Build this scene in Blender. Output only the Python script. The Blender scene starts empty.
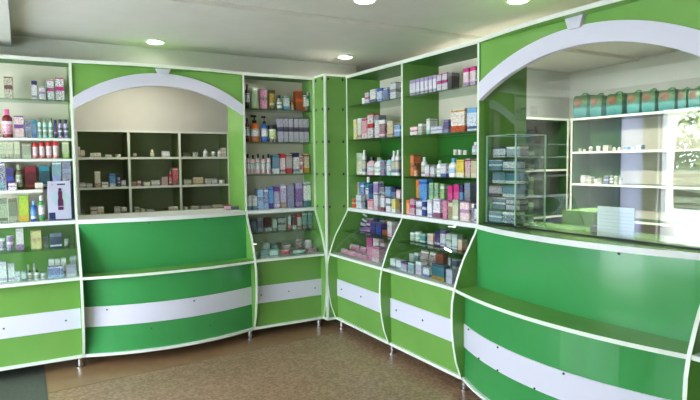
import bpy, bmesh, math, random
from mathutils import Vector, Matrix
random.seed(4)
S = bpy.context.scene
COL = S.collection
ZT = 2.2
# ------------------------------------------------------------------ materials
def srgb(r, g, b):
    f = lambda c: (c/255/12.92) if c/255 <= .04045 else ((c/255+.055)/1.055)**2.4
    return (f(r), f(g), f(b), 1)
PAL = dict(cream=(226,218,188), brown=(140,92,48), navy=(38,48,92), white=(250,250,250), grey=(140,142,146), lilac=(178,160,205),
  magenta=(205,45,125), teal=(35,128,140), orange=(226,112,44), yellow=(232,216,92), darkred=(128,24,40), pink=(228,105,160), pinkw=(240,200,212),
  blue=(40,92,180), red=(205,38,42), greyblue=(128,146,175), paleteal=(172,216,208), greygreen=(124,142,118), violet=(108,58,140), sage=(176,196,158),
  lime=(130,190,60), darkbrown=(58,34,28), black=(24,24,28), olive=(98,96,58), yellowgreen=(182,198,70), gold=(206,160,60), skyblue=(118,178,226),
  green=(52,140,62), lilacw=(208,204,226), greyw=(204,208,212), beige=(214,192,150), peach=(242,176,140), tealpack=(40,150,150))
def base_mat(name, col, rough=.5, metal=0, spec=.5):
    m = bpy.data.materials.new(name); m.use_nodes = True
    b = m.node_tree.nodes['Principled BSDF']
    b.inputs['Base Color'].default_value = col if len(col) == 4 else srgb(*col)
    b.inputs['Roughness'].default_value = rough; b.inputs['Metallic'].default_value = metal
    b.inputs['Specular IOR Level'].default_value = spec
    return m
def noisy(name, c1, c2, scale, rough=.5, bump=0, detail=3, lo=.35, hi=.65, spec=.5):
    m = base_mat(name, c1, rough, spec=spec); nt = m.node_tree; b = nt.nodes['Principled BSDF']
    tc = nt.nodes.new('ShaderNodeTexCoord'); n = nt.nodes.new('ShaderNodeTexNoise'); r = nt.nodes.new('ShaderNodeValToRGB')
    n.inputs['Scale'].default_value = scale; n.inputs['Detail'].default_value = detail
    r.color_ramp.elements[0].color = srgb(*c1); r.color_ramp.elements[1].color = srgb(*c2)
    r.color_ramp.elements[0].position = lo; r.color_ramp.elements[1].position = hi
    nt.links.new(tc.outputs['Object'], n.inputs['Vector']); nt.links.new(n.outputs['Fac'], r.inputs['Fac']); nt.links.new(r.outputs['Color'], b.inputs['Base Color'])
    if bump:
        bp = nt.nodes.new('ShaderNodeBump'); bp.inputs['Strength'].default_value = bump
        nt.links.new(n.outputs['Fac'], bp.inputs['Height']); nt.links.new(bp.outputs['Normal'], b.inputs['Normal'])
    return m
_pm = {}
def printed(cols, seed=0):
    """carton print: ground colour, a band, a picture patch and rows of small print"""
    k = (cols, seed)
    if k in _pm: return _pm[k]
    c = [PAL[x] for x in cols.split(',')]
    while len(c) < 3: c.append(c[-1])
    rnd = random.Random(hash_s(cols) + seed)
    m = base_mat('print_' + cols.replace(',', '_'), c[0], .42); nt = m.node_tree; L = nt.links; b = nt.nodes['Principled BSDF']
    tc = nt.nodes.new('ShaderNodeTexCoord'); sx = nt.nodes.new('ShaderNodeSeparateXYZ'); L.new(tc.outputs['Generated'], sx.inputs[0])
    ramp = nt.nodes.new('ShaderNodeValToRGB'); ramp.color_ramp.interpolation = 'CONSTANT'
    e = ramp.color_ramp.elements
    style = rnd.choice([0, 1, 2])
    segs = {0: [(0, 1), (.26, 0), (.86, 2), (.93, 0)], 1: [(0, 0), (.42, 1), (.6, 0), (.94, 1)], 2: [(0, 0), (.08, 2), (.2, 0), (.78, 1)]}[style]
    e[0].position = 0; e[0].color = srgb(*c[segs[0][1]]); e[1].position = segs[1][0]; e[1].color = srgb(*c[segs[1][1]])
    for p, i in segs[2:]:
        q = e.new(p); q.color = srgb(*c[i])
    L.new(sx.outputs['Z'], ramp.inputs['Fac'])
    mp = nt.nodes.new('ShaderNodeMapping'); mp.inputs['Scale'].default_value = (7, 7, 17); mp.inputs['Location'].default_value = (rnd.random()*9, 0, rnd.random()*9)
    n = nt.nodes.new('ShaderNodeTexNoise'); n.inputs['Scale'].default_value = 1.6; n.inputs['Detail'].default_value = 1
    L.new(tc.outputs['Generated'], mp.inputs[0]); L.new(mp.outputs[0], n.inputs['Vector'])
    gt = nt.nodes.new('ShaderNodeMath'); gt.operation = 'GREATER_THAN'; gt.inputs[1].default_value = .55; L.new(n.outputs['Fac'], gt.inputs[0])
    mx = nt.nodes.new('ShaderNodeMix'); mx.data_type = 'RGBA'; mx.inputs[7].default_value = srgb(*c[2 if style != 2 else 1])
    L.new(gt.outputs[0], mx.inputs[0]); L.new(ramp.outputs['Color'], mx.inputs[6])
    # small dark print and a picture blotch
    n2 = nt.nodes.new('ShaderNodeTexNoise'); n2.inputs['Scale'].default_value = 3.2; n2.inputs['Detail'].default_value = 2; m2 = nt.nodes.new('ShaderNodeMapping')
    m2.inputs['Scale'].default_value = (4, 4, 9); m2.inputs['Location'].default_value = (rnd.random()*9, 3, rnd.random()*9)
    g2 = nt.nodes.new('ShaderNodeMath'); g2.operation = 'GREATER_THAN'; g2.inputs[1].default_value = .63
    L.new(tc.outputs['Generated'], m2.inputs[0]); L.new(m2.outputs[0], n2.inputs['Vector']); L.new(n2.outputs['Fac'], g2.inputs[0])
    x2 = nt.nodes.new('ShaderNodeMix'); x2.data_type = 'RGBA'; x2.inputs[7].default_value = srgb(*rnd.choice([(60,64,84), (72,60,70), (44,84,92), (130,60,80)]))
    L.new(g2.outputs[0], x2.inputs[0]); L.new(mx.outputs[2], x2.inputs[6]); L.new(x2.outputs[2], b.inputs['Base Color'])
    _pm[k] = m; return m
def hash_s(s): return sum((i+1)*ord(ch) for i, ch in enumerate(s)) % 9973
_fm = {}
def flat(c, rough=.35):
    if c not in _fm: _fm[c] = base_mat('plastic_' + c, PAL[c], rough)
    return _fm[c]
def glass_mat(name, tint=(1,1,1,1), f0=1.0, extra=0.0):
    m = bpy.data.materials.new(name); m.use_nodes = True; nt = m.node_tree; nt.nodes.clear()
    o = nt.nodes.new('ShaderNodeOutputMaterial'); t = nt.nodes.new('ShaderNodeBsdfTransparent'); g = nt.nodes.new('ShaderNodeBsdfGlossy')
    g.inputs['Roughness'].default_value = .0; t.inputs[0].default_value = tint
    # Schlick reflectance, the same from either side of the pane
    fr = nt.nodes.new('ShaderNodeLayerWeight'); fr.inputs['Blend'].default_value = .5
    pw = nt.nodes.new('ShaderNodeMath'); pw.operation = 'POWER'; pw.inputs[1].default_value = 5
    mu = nt.nodes.new('ShaderNodeMath'); mu.operation = 'MULTIPLY_ADD'; mu.inputs[1].default_value = .9; mu.inputs[2].default_value = .042*f0+extra; mu.use_clamp = True
    nt.links.new(fr.outputs['Facing'], pw.inputs[0])
    mx = nt.nodes.new('ShaderNodeMixShader')
    nt.links.new(pw.outputs[0], mu.inputs[0]); nt.links.new(mu.outputs[0], mx.inputs[0]); nt.links.new(t.outputs[0], mx.inputs[1]); nt.links.new(g.outputs[0], mx.inputs[2]); nt.links.new(mx.outputs[0], o.inputs[0])
    return m
M = dict(
  lime=noisy('lime_laminate', (112,164,76), (119,170,83), 3, .22), emerald=noisy('emerald_laminate', (60,150,80), (66,155,85), 2, .14),
  edge=base_mat('white_edge_band', (238,244,232), .35), whiteboard=base_mat('white_laminate', (236,238,236), .35),
  stripe=base_mat('lilac_white_laminate', (226,224,240), .35), cream=noisy('cream_back_board', (232,226,204), (238,232,212), 4, .6),
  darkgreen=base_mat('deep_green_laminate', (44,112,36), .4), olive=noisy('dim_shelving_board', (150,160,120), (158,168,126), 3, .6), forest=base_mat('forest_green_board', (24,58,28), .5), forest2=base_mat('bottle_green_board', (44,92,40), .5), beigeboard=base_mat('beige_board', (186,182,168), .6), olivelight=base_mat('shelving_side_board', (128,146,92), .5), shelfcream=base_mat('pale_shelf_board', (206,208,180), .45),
  chrome=base_mat('chrome', (210,210,214), .22, 1), black=base_mat('black_plastic', (22,22,24), .4),
  wall=noisy('painted_wall', (214,214,204), (220,219,210), 6, .8), greywall=noisy('grey_painted_wall', (188,192,192), (194,197,197), 5, .8), ceiling=noisy('painted_ceiling', (224,221,212), (228,225,217), 5, .6),
  steel=base_mat('steel_screw', (90,90,95), .35, 1))
def emis(name, col, s):
    m = bpy.data.materials.new(name); m.use_nodes = True; b = m.node_tree.nodes['Principled BSDF']
    b.inputs['Emission Color'].default_value = col; b.inputs['Emission Strength'].default_value = s; return m
M['lamp'] = emis('lamp_diffuser', (1, .97, .9, 1), 8)
M['glass'] = glass_mat('clear_glass', (.93,.97,.95,1), 1.95)
M['shelfglass'] = glass_mat('shelf_glass', (.78,.9,.82,1), 1.6)
M['acrylic'] = glass_mat('clear_acrylic', (.95,.98,.97,1), 1.2, .03)
# ------------------------------------------------------------------ object helpers
def link(o, parent=None):
    COL.objects.link(o)
    if parent is not None: o.parent = parent
    return o
def tag(o, label, cat, group=None):
    o['label'] = label; o['category'] = cat
    if group: o['group'] = group
    return o
def empty(name, loc, label, cat, group=None, rz=0):
    o = bpy.data.objects.new(name, None); o.empty_display_size = .1; o.location = loc; o.rotation_euler = (0, 0, rz)
    link(o); return tag(o, label, cat, group)
def mesh_obj(name, bm, mats, parent=None, smooth=False):
    bmesh.ops.recalc_face_normals(bm, faces=bm.faces[:])
    me = bpy.data.meshes.new(name); 
    if smooth:
        for f in bm.faces: f.smooth = True
    bm.to_mesh(me); bm.free()
    for m in (mats if isinstance(mats, (list, tuple)) else [mats]): me.materials.append(m)
    if smooth:
        try: me.set_sharp_from_angle(angle=math.radians(40))
        except Exception: pass
    return link(bpy.data.objects.new(name, me), parent)
def world_obj(name, bm, mats, parent=None, smooth=False):
    """verts are given in world coordinates; the object is stored relative to its thing (or to its own base)"""
    if parent is not None:
        r = parent
        off = Vector((0, 0, 0))
        while r is not None: off += r.location; r = r.parent
        bmesh.ops.translate(bm, verts=bm.verts, vec=-off)
        return mesh_obj(name, bm, mats, parent, smooth)
    xs = [v.co for v in bm.verts]
    c = Vector(((min(v.x for v in xs)+max(v.x for v in xs))/2, (min(v.y for v in xs)+max(v.y for v in xs))/2, min(v.z for v in xs)))
    bmesh.ops.translate(bm, verts=bm.verts, vec=-c)
    o = mesh_obj(name, bm, mats, None, smooth); o.location = c; return o
def box(bm, x0, x1, y0, y1, z0, z1, mi=0):
    vs = [bm.verts.new((x, y, z)) for z in (z0, z1) for x, y in ((x0, y0), (x1, y0), (x1, y1), (x0, y1))]
    for q in ((3,2,1,0), (4,5,6,7), (0,1,5,4), (1,2,6,5), (2,3,7,6), (3,0,4,7)):
        f = bm.faces.new([vs[i] for i in q]); f.material_index = mi
    return vs
def struct(name, boxes, mat):
    bm = bmesh.new()
    for b in boxes: box(bm, *b)
    o = world_obj(name, bm, mat); o['kind'] = 'structure'; return o
def bev(bm, w, seg=2):
    bmesh.ops.bevel(bm, geom=bm.edges[:], offset=w, segments=seg, affect='EDGES', profile=.6)
def lathe(bm, prof, n=14, c=(0, 0), mi=0, sy=1.0):
    rings = []
    for r, z in prof:
        rings.append([bm.verts.new((c[0]+r*math.cos(2*math.pi*i/n), c[1]+sy*r*math.sin(2*math.pi*i/n), z)) for i in range(n)])
    for a, b in zip(rings, rings[1:]):
        for i in range(n):
            f = bm.faces.new((a[i], a[(i+1) % n], b[(i+1) % n], b[i])); f.material_index = mi
    for r in (rings[0], rings[-1]):
        f = bm.faces.new(r); f.material_index = mi
def tube(bm, pts, r, n=8, mi=0):
    pts = [Vector(p) for p in pts]; rings = []
    for i, p in enumerate(pts):
        d = (pts[min(i+1, len(pts)-1)] - pts[max(i-1, 0)]).normalized()
        a = d.orthogonal().normalized(); b = d.cross(a)
        rings.append([bm.verts.new(p + a*r*math.cos(2*math.pi*k/n) + b*r*math.sin(2*math.pi*k/n)) for k in range(n)])
    for A, B in zip(rings, rings[1:]):
        for k in range(n):
            f = bm.faces.new((A[k], A[(k+1) % n], B[(k+1) % n], B[k])); f.material_index = mi
    for R in (rings[0], rings[-1]): bm.faces.new(R).material_index = mi
# ------------------------------------------------------------------ the two runs of cabinets
# u runs along the front from left to right, v comes out into the shop, w is up
def T(run, u, v, w): return (u, -v, w) if run == 'L' else (-v, -u, w)
def bx(bm, run, u0, u1, v0, v1, w0, w1, mi=0):
    p = T(run, u0, v0, w0); q = T(run, u1, v1, w1)
    return box(bm, min(p[0], q[0]), max(p[0], q[0]), min(p[1], q[1]), max(p[1], q[1]), w0, w1, mi)
PROF = [(.08,.13),(.12,.145),(.2,.175),(.3,.195),(.4,.207),(.5,.21),(.58,.206),(.66,.19),(.72,.168),(.78,.145),(.84,.117),(.9,.08),(.96,.045),(1.0,.02),(1.035,.004)]
def prof(w):
    for (a, va), (b, vb) in zip(PROF, PROF[1:]):
        if a <= w <= b: return va+(vb-va)*(w-a)/(b-a)
    return 0
def prism(bm, run, poly, u0, u1, mi=0, edge_mi=None):
    """poly of (v, w), extruded along u; faces of the front outline get edge_mi"""
    A = [bm.verts.new(T(run, u0, v, w)) for v, w in poly]; B = [bm.verts.new(T(run, u1, v, w)) for v, w in poly]
    bm.faces.new(A).material_index = mi; bm.faces.new(B[::-1]).material_index = mi
    n = len(poly)
    for i in range(n):
        f = bm.faces.new((A[i], A[(i+1) % n], B[(i+1) % n], B[i]))
        (v0, w0), (v1, w1) = poly[i], poly[(i+1) % n]
        f.material_index = edge_mi if (edge_mi is not None and not (v0 < -.05 and v1 < -.05)) else mi
def bowboard(bm, run, u0, u1, vf, bow, vb, w0, w1, mi=0, edge_mi=1, n=20, back_bow=None):
    """board whose front edge bows out by bow in the middle"""
    us = [u0+(u1-u0)*i/n for i in range(n+1)]
    F = [vf+bow*4*(i/n)*(1-i/n) for i in range(n+1)]
    K = [vb+(back_bow or 0)*4*(i/n)*(1-i/n) for i in range(n+1)]
    g = lambda V, w: [bm.verts.new(T(run, u, v, w)) for u, v in zip(us, V)]
    a, b, c, d = g(F, w0), g(F, w1), g(K, w0), g(K, w1)
    for i in range(n):
        for q, mm in (((a[i], a[i+1], b[i+1], b[i]), edge_mi), ((c[i], c[i+1], d[i+1], d[i]), mi), ((b[i], b[i+1], d[i+1], d[i]), mi), ((a[i], a[i+1], c[i+1], c[i]), mi)):
            bm.faces.new(q).material_index = mm
    for i in (0, n): bm.faces.new((a[i], b[i], d[i], c[i])).material_index = mi
def gable(root, run, u, depth, th=.018, side='lime', top=ZT):
    bm = bmesh.new()
    poly = [(v, w) for w, v in PROF] + [(0, 1.06), (0, top), (-depth, top), (-depth, .08)]
    prism(bm, run, poly, u-th/2, u+th/2, 0, 1)
    g = world_obj('side_panel', bm, [M[side], M['edge']], root); g['label'] = 'green side panel with a white bowed front edge'
    return g
def leg(root, run, u, v):
    bm = bmesh.new(); p = T(run, u, v, 0); lathe(bm, [(.028,0),(.028,.008),(.018,.012),(.018,.08)], 14, (p[0], p[1]))
    world_obj('leg', bm, M['chrome'], root, True)
def screws(parent, run, pts, bow):
    for u, v, w in pts:
        bm = bmesh.new(); p = T(run, u, v+.002, w)
        bmesh.ops.create_uvsphere(bm, u_segments=8, v_segments=6, radius=.0065, matrix=Matrix.Translation(p))
        world_obj('screw', bm, M['steel'], parent, True)
def sheet(bm, run, u0, u1, vf, bow, w0, w1, th, mi=0, n=20):
    bowboard(bm, run, u0, u1, vf, bow, vf-th, w0, w1, mi, mi, n, back_bow=bow)
def clips(root, run, us, ws, v=.004):
    for w in ws:
        for u in us:
            bm = bmesh.new(); bx(bm, run, u-.007, u+.007, v-.006, v+.01, w-.011, w+.011); bev(bm, .003, 1)
            world_obj('shelf_clip', bm, M['black'], root)
def display_unit(run, u0, u1, label, shelves, half=None, back_cols=('cream', 'darkgreen'), dshelf=.86, depth=.35, split=1.36, left_gable=True, gdepth=None, glassy=True, group='display cabinets along the walls', lower='lime', skip_left=0):
    """shelves above a counter, a slanted glass case below it and a green apron with a white stripe"""
    root = empty('display_cabinet', T(run, (u0+u1)/2, -depth/2, 0), label, 'cabinet', group)
    if left_gable: gable(root, run, u0, depth)
    gable(root, run, u1, gdepth or depth)
    a, b = u0+.009, u1-.009
    bm = bmesh.new(); bx(bm, run, a, b, -depth, 0, 2.178, ZT); o = world_obj('top_board', bm, M['darkgreen'], root)
    bm = bmesh.new(); bx(bm, run, u0-.009 if left_gable else u0+.009, u1+.009, 0, .006, 2.176, ZT+.002); world_obj('top_rail', bm, M['edge'], root)
    bm = bmesh.new(); bx(bm, run, a, b, -depth, -depth+.012, split, 2.178, 0); world_obj('back_panel', bm, M[back_cols[0]], root)
    bm = bmesh.new(); bx(bm, run, a, b, -depth, -depth+.012, .08, split, 0); q = world_obj('back_panel', bm, M[back_cols[1]], root); q['label'] = 'lower back panel'
    bm = bmesh.new(); bx(bm, run, a, b, -depth+.012, .006, 1.03, 1.058); world_obj('counter_board', bm, M['whiteboard'], root)
    for z, kind, ua, ub in shelves:
        bm = bmesh.new(); t = .012 if kind == 'glass' else .018
        bx(bm, run, a+ua*(b-a), a+ub*(b-a), -depth+.02, -.012, z-t, z)
        o = world_obj('glass_shelf' if kind == 'glass' else 'shelf', bm, M['shelfglass'] if kind == 'glass' else M['edge'], root)
    bm = bmesh.new(); bx(bm, run, a, b, -depth+.012, prof(.66)-.004, .65, .67); 
    for f in bm.faces: f.material_index = 0
    world_obj('ledge', bm, M['edge'], root)
    bm = bmesh.new(); bx(bm, run, a, b, -depth+.02, prof(dshelf)-.035, dshelf-.006, dshelf); world_obj('glass_shelf', bm, M['shelfglass'], root)
    # slanted curved glass front following the side panels
    bm = bmesh.new(); ws = [.672, .72, .78, .84, .9, .96, 1.0, 1.028]
    A = [bm.verts.new(T(run, a, prof(w)-.008, w)) for w in ws]; B = [bm.verts.new(T(run, b, prof(w)-.008, w)) for w in ws]
    C = [bm.verts.new(T(run, a, prof(w)-.012, w)) for w in ws]; D = [bm.verts.new(T(run, b, prof(w)-.012, w)) for w in ws]
    for i in range(len(ws)-1):
        bm.faces.new((A[i], B[i], B[i+1], A[i+1])); bm.faces.new((C[i], D[i], D[i+1], C[i+1]))
        bm.faces.new((A[i], A[i+1], C[i+1], C[i])); bm.faces.new((B[i], B[i+1], D[i+1], D[i]))
    bm.faces.new((A[0], B[0], D[0], C[0])); bm.faces.new((A[-1], B[-1], D[-1], C[-1]))
    world_obj('glass_front', bm, M['caseglass'], root, True)
    bm = bmesh.new(); bx(bm, run, a, b, .1, .115, .1, .65); ap = world_obj('front_panel', bm, M[lower], root)
    bm = bmesh.new(); bx(bm, run, a, b, -depth+.012, .132, .08, .1); world_obj('bottom_board', bm, M['edge'], root)
    bm = bmesh.new(); bx(bm, run, a, b, .115, .121, .293, .437); st = world_obj('stripe', bm, M['stripe'], ap); st['label'] = 'pale stripe across the green front'
    screws(st, run, [(a+(b-a)*t, .121, .362) for t in (.1, .5, .9)], 0)
    for u in ([u0+.02] if left_gable else []) + [u1-.02]: leg(root, run, u, .085)
    leg(root, run, u0+.04, -depth+.06); leg(root, run, u1-.04, -depth+.06)
    return root
def arc(u, u0, u1, zs, zp):
    c = (u0+u1)/2; h = (u1-u0)/2; rise = zp-zs; R = (h*h+rise*rise)/(2*rise)
    return zs+math.sqrt(max(R*R-(u-c)**2, 0))-(R-rise)
def band(bm, run, u0, u1, lo, hi, v0, v1, n=36, mi=0):
    """vertical board between the curves lo(u) and hi(u)"""
    us = [u0+(u1-u0)*i/n for i in range(n+1)]
    R = [[bm.verts.new(T(run, u, v, w)) for u, w in zip(us, [h(u) for u in us])] for v in (v0, v1) for h in (lo, hi)]
    a, b, c, d = R
    for i in range(n):
        for q in ((a, b), (c, d), (a, c), (b, d)):
            bm.faces.new((q[0][i], q[0][i+1], q[1][i+1], q[1][i])).material_index = mi
    for i in (0, n): bm.faces.new((a[i], b[i], d[i], c[i])).material_index = mi
def arch_unit(run, u0, u1, label, outer, inner, bows, depth, glass, gl, gr, inner_counter, ledge_v=.19, scr=()):
    root = empty('service_counter', T(run, (u0+u1)/2, -depth/2, 0), label, 'counter')
    if gl: gable(root, run, u0, depth)
    if gr: gable(root, run, u1, depth)
    a, b = u0+.009, u1-.009; bt, bc, bl, bb = bows
    bm = bmesh.new(); bowboard(bm, run, a, b, .006, bt, -depth, 2.178, ZT+.002); world_obj('top_board', bm, [M['lime'], M['edge']], root)
    bm = bmesh.new(); bowboard(bm, run, a, b, .012, bc, -inner_counter, 1.028, 1.058); world_obj('counter_board', bm, [M['whiteboard'] if run == 'L' else M['lime'], M['whiteboard']], root)
    fo = lambda u: arc(u, a, b, *outer); fi = lambda u: arc(u, a, b, *inner)
    bm = bmesh.new(); band(bm, run, a, b, fo, lambda u: 2.178, -.03, -.012); world_obj('fascia', bm, M['lime'], root)
    bm = bmesh.new(); band(bm, run, a, b, fi, lambda u: fo(u)+.012, -.034, .0); am = world_obj('arch_moulding', bm, M['stripe'], root); am['label'] = 'pale arched moulding'
    c = (u0+u1)/2; bm = bmesh.new()
    zk = fo(c)
    V = [(c-.055, 2.178), (c+.055, 2.178), (c+.034, zk-.0), (c-.034, zk-.0)]
    A = [bm.verts.new(T(run, u, .018, w)) for u, w in V]; B = [bm.verts.new(T(run, u, -.012, w)) for u, w in V]
    bm.faces.new(A); bm.faces.new(B[::-1])
    for i in range(4): bm.faces.new((A[i], A[(i+1) % 4], B[(i+1) % 4], B[i]))
    world_obj('keystone', bm, M['stripe'], am)
    if glass:
        bm = bmesh.new(); band(bm, run, a, b, lambda u: 1.062, lambda u: fi(u)+.02, -.046, -.04); world_obj('glass_pane', bm, M['glass'], root)
        bm = bmesh.new(); bx(bm, run, a, b, -.052, -.034, 1.0585, 1.068); world_obj('glass_track', bm, M['black'], root)
    bm = bmesh.new(); sheet(bm, run, a, b, .012, .06, .668, 1.028, .015); up = world_obj('upper_front_panel', bm, M['emerald'], root)
    bm = bmesh.new(); bowboard(bm, run, a, b, prof(.66)-.002, bl, -.02, .648, .668); lg = world_obj('ledge', bm, [M['lime'], M['edge']], root)
    bm = bmesh.new(); sheet(bm, run, a, b, .112, bb, .1, .648, .015); lp = world_obj('lower_front_panel', bm, M['emerald'], root)
    bm = bmesh.new(); bowboard(bm, run, a, b, .13, bb, -depth, .08, .1); world_obj('bottom_board', bm, [M['whiteboard'], M['edge']], root)
    bm = bmesh.new(); sheet(bm, run, a, b, .118, bb, .295, .44, .006); st = world_obj('stripe', bm, M['stripe'], lp); st['label'] = 'pale stripe across the green front'
    for t, w in scr:
        screws(st, run, [(a+(b-a)*t, .118+bb*4*t*(1-t), w)], 0)
    for t in (.38, .72):
        screws(up, run, [(a+(b-a)*t, .013+.06*4*t*(1-t), 1.012)], 0)
    for u in ([u0+.02] if gl else [])+([u1-.02] if gr else []): leg(root, run, u, .085)
    leg(root, run, u0+.05, -.12); leg(root, run, u1-.05, -.12)
    return root
M['caseglass'] = glass_mat('case_glass', (.93,.97,.95,1), 1.0)
L0, L1, L2 = -2.144, -.862, -.221
gb = 'glass'
display_unit('L', -3.1, L0, 'tall green and white display cabinet at the far left edge', [(1.915,'glass',0,1),(1.645,'board',0,1),(1.5,'board',0,1),(1.283,'board',0,.79)], depth=.22, back_cols=('cream','lime'), split=1.04, dshelf=.866)
arch_unit('L', L0, L1, 'arched service counter opening onto dim back shelving', (1.925,2.135), (1.85,2.052), (.07,.1,.08,.13), .4, False, False, True, .38, scr=[(.12,.415),(.6,.415),(.35,.25),(.7,.2)])
display_unit('L', L1, L2, 'narrow green display cabinet left of the corner column', [(1.91,'glass',0,1),(1.633,'glass',0,1),(1.36,'glass',0,1)], depth=.22, left_gable=False, back_cols=('cream','cream'), split=1.36, dshelf=.87)
R0, R1, R2, R3 = .201, 1.033, 1.851, 3.287
display_unit('R', R0, R1, 'green display cabinet just right of the corner column', [(1.938,'glass',0,1),(1.648,'glass',0,1),(1.343,'glass',0,1)], back_cols=('cream','darkgreen'), split=1.64, dshelf=.862)
display_unit('R', R1, R2, 'green display cabinet touching the large glazed arch', [(1.936,'glass',0,1),(1.646,'glass',0,1),(1.343,'glass',0,1),(1.493,'glass',.5,1)], gdepth=.412, left_gable=False, back_cols=('cream','darkgreen'), split=1.64, dshelf=.862)
arch_unit('R', R2, R3, 'long green service counter under the large glazed arch', (1.926,2.12), (1.828,2.035), (.07,.13,.11,.15), .4, True, False, True, .40, scr=[(.06,.43),(.3,.43),(.62,.43),(.3,.3),(.16,.3),(.5,.3)])
display_unit('R', R3, 4.15, 'dark green cabinet at the right picture edge', [(1.936,'glass',0,1),(1.646,'glass',0,1),(1.343,'glass',0,1)], left_gable=False, back_cols=('cream','darkgreen'), split=1.64)
# ------------------------------------------------------------------ corner column
cr = empty('corner_column', (-.11, -.1, 0), 'square green column filling the corner between both cabinet runs', 'column')
bm = bmesh.new(); box(bm, -.211, 0, -.191, .0, .1, 2.19); world_obj('column_body', bm, M['lime'], cr)
bm = bmesh.new(); box(bm, -.216, -.196, -.2, -.18, .1, 2.19); bev(bm, .006, 2); world_obj('corner_edge', bm, M['edge'], cr, True)
bm = bmesh.new(); box(bm, -.218, 0, -.203, 0, 2.19, 2.206); world_obj('cap_board', bm, M['edge'], cr)
bm = bmesh.new(); box(bm, -.218, 0, -.203, 0, .08, .1); world_obj('foot_board', bm, M['edge'], cr)
for w in (2.165, 1.91, 1.632, 1.352, 1.07):
    for p in ((-.213, -.035), (-.213, -.155), (-.175, -.193), (-.035, -.193)):
        bm = bmesh.new(); box(bm, p[0]-.007, p[0]+.007, p[1]-.007, p[1]+.007, w-.011, w+.011); bev(bm, .003, 1); world_obj('shelf_clip', bm, M['black'], cr)
# ------------------------------------------------------------------ room
noise_floor = noisy('speckled_linoleum', (134,104,80), (174,142,114), 55, .32, detail=6, lo=.42, hi=.6)
struct('floor', [(-4.4, 3.0, -7.2, 2.2, -.1, 0)], noise_floor)
strip = noisy('brown_linoleum_strip', (140,108,76), (150,118,84), 12, .28)
bm = bmesh.new(); box(bm, -2.39, -.1, -.40, .2, .0, .002)
vs = [v for v in bm.verts if v.co.y < -.3]
for v in vs: v.co.y = -.50 if v.co.x < -1 else -.30
o = world_obj('trim_1', bm, strip); o['kind'] = 'structure'
bm = bmesh.new(); box(bm, -3.6, -2.39, -2.4, .1, .0, .004)
tag(world_obj('floor_mat', bm, noisy('green_grey_mat', (66,72,62), (80,84,72), 60, .6)), 'dark green-grey mat on the floor at the lower left', 'mat')
struct('ceiling', [(-4.4, 3.0, -7.2, -1.18, 2.41, 2.6), (-4.4, 3.0, -1.18, 2.2, 2.38, 2.6)], M['ceiling'])
struct('trim_2', [(-3.6, -2.5, -7.2, .24, 2.30, 2.38)], M['wall'])
# back wall behind the left run, with the opening of the arched counter
struct('wall_back', [(-4.4, L0-.01, .24, .34, 0, 2.38), (L0-.01, L1+.01, .24, .34, 2.215, 2.38), (L1+.01, .36, .24, .34, 0, 2.38)], M['wall'])
struct('wall_right', [(.37, .41, -R2+.012, .24, 0, 2.19), (.37, .41, -7.2, -R3-.02, 0, 2.19)], M['wall'])
struct('wall_front', [(-4.4, 3.0, -7.3, -7.2, 0, 2.6)], M['wall'])
struct('wall_rear', [(-4.4, 3.0, 1.42, 1.5, 0, 2.41)], noisy('pale_painted_wall', (230,228,222), (234,232,226), 4, .8))
struct('wall_storeroom', [(2.9, 3.0, -7.2, 2.2, 0, 2.41), (.92, 2.62, -.39, -.31, 0, 2.41)], M['greywall'])
struct('wall_dispensary', [(2.62, 2.7, -7.2, -.31, 0, 2.41)], M['greywall'])
# left wall with glazed entrance
WX = -4.2
struct('wall_left', [(WX-.2, WX, -7.2, -5.4, 0, 2.6), (WX-.2, WX, -5.4, -.14-2.4, 2.15, 2.6), (WX-.2, WX, -3.7, -2.54, 0, 2.15), (WX-.2, WX, -5.4, -4.9, 0, 2.15), (WX-.2, WX, -2.54, .3, 2.05, 2.6), (WX-.2, WX, -.34, -.16, 0, 2.05), (WX-.2, WX, .23, 2.2, 0, 2.6), (WX-.2, WX, -4.9, -3.7, 0, .5)], M['whiteboard'])
fr = base_mat('white_frame', (235,236,238), .4)
def frame(name, n, y0, y1, z0, z1, mull):
    e = bpy.data.objects.new(name, None); e.location = (WX-.1, (y0+y1)/2, z0); link(e); e['kind'] = 'structure'
    bm = bmesh.new(); t = .05
    for a in ((y0, y1, z0, z0+t), (y0, y1, z1-t, z1), (y0, y0+t, z0, z1), (y1-t, y1, z0, z1)): box(bm, WX-.14, WX-.08, *a)
    for y in mull: box(bm, WX-.14, WX-.08, y-.03, y+.03, z0, z1)
    world_obj('window_frame', bm, fr, e)
    bm = bmesh.new(); box(bm, WX-.115, WX-.109, y0+t, y1-t, z0+t, z1-t); world_obj('pane', bm, M['glass2'], e)
M['glass2'] = glass_mat('window_glass', (.97,.99,.98,1), 1.0)
frame('window_1', 1, -4.9, -3.7, .5, 2.15, (-4.3,))
frame('window_2', 2, -.16, .23, .0, 2.05, ())
bl = bpy.data.materials.new('translucent_blind'); bl.use_nodes = True; n_ = bl.node_tree; n_.nodes.clear()
_o = n_.nodes.new('ShaderNodeOutputMaterial'); _t = n_.nodes.new('ShaderNodeBsdfTranslucent'); _d = n_.nodes.new('ShaderNodeBsdfDiffuse'); _m = n_.nodes.new('ShaderNodeMixShader')
_t.inputs[0].default_value = srgb(222,222,244); _d.inputs[0].default_value = srgb(222,222,240); _m.inputs[0].default_value = .3
n_.links.new(_t.outputs[0], _m.inputs[1]); n_.links.new(_d.outputs[0], _m.inputs[2]); n_.links.new(_m.outputs[0], _o.inputs[0])
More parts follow.
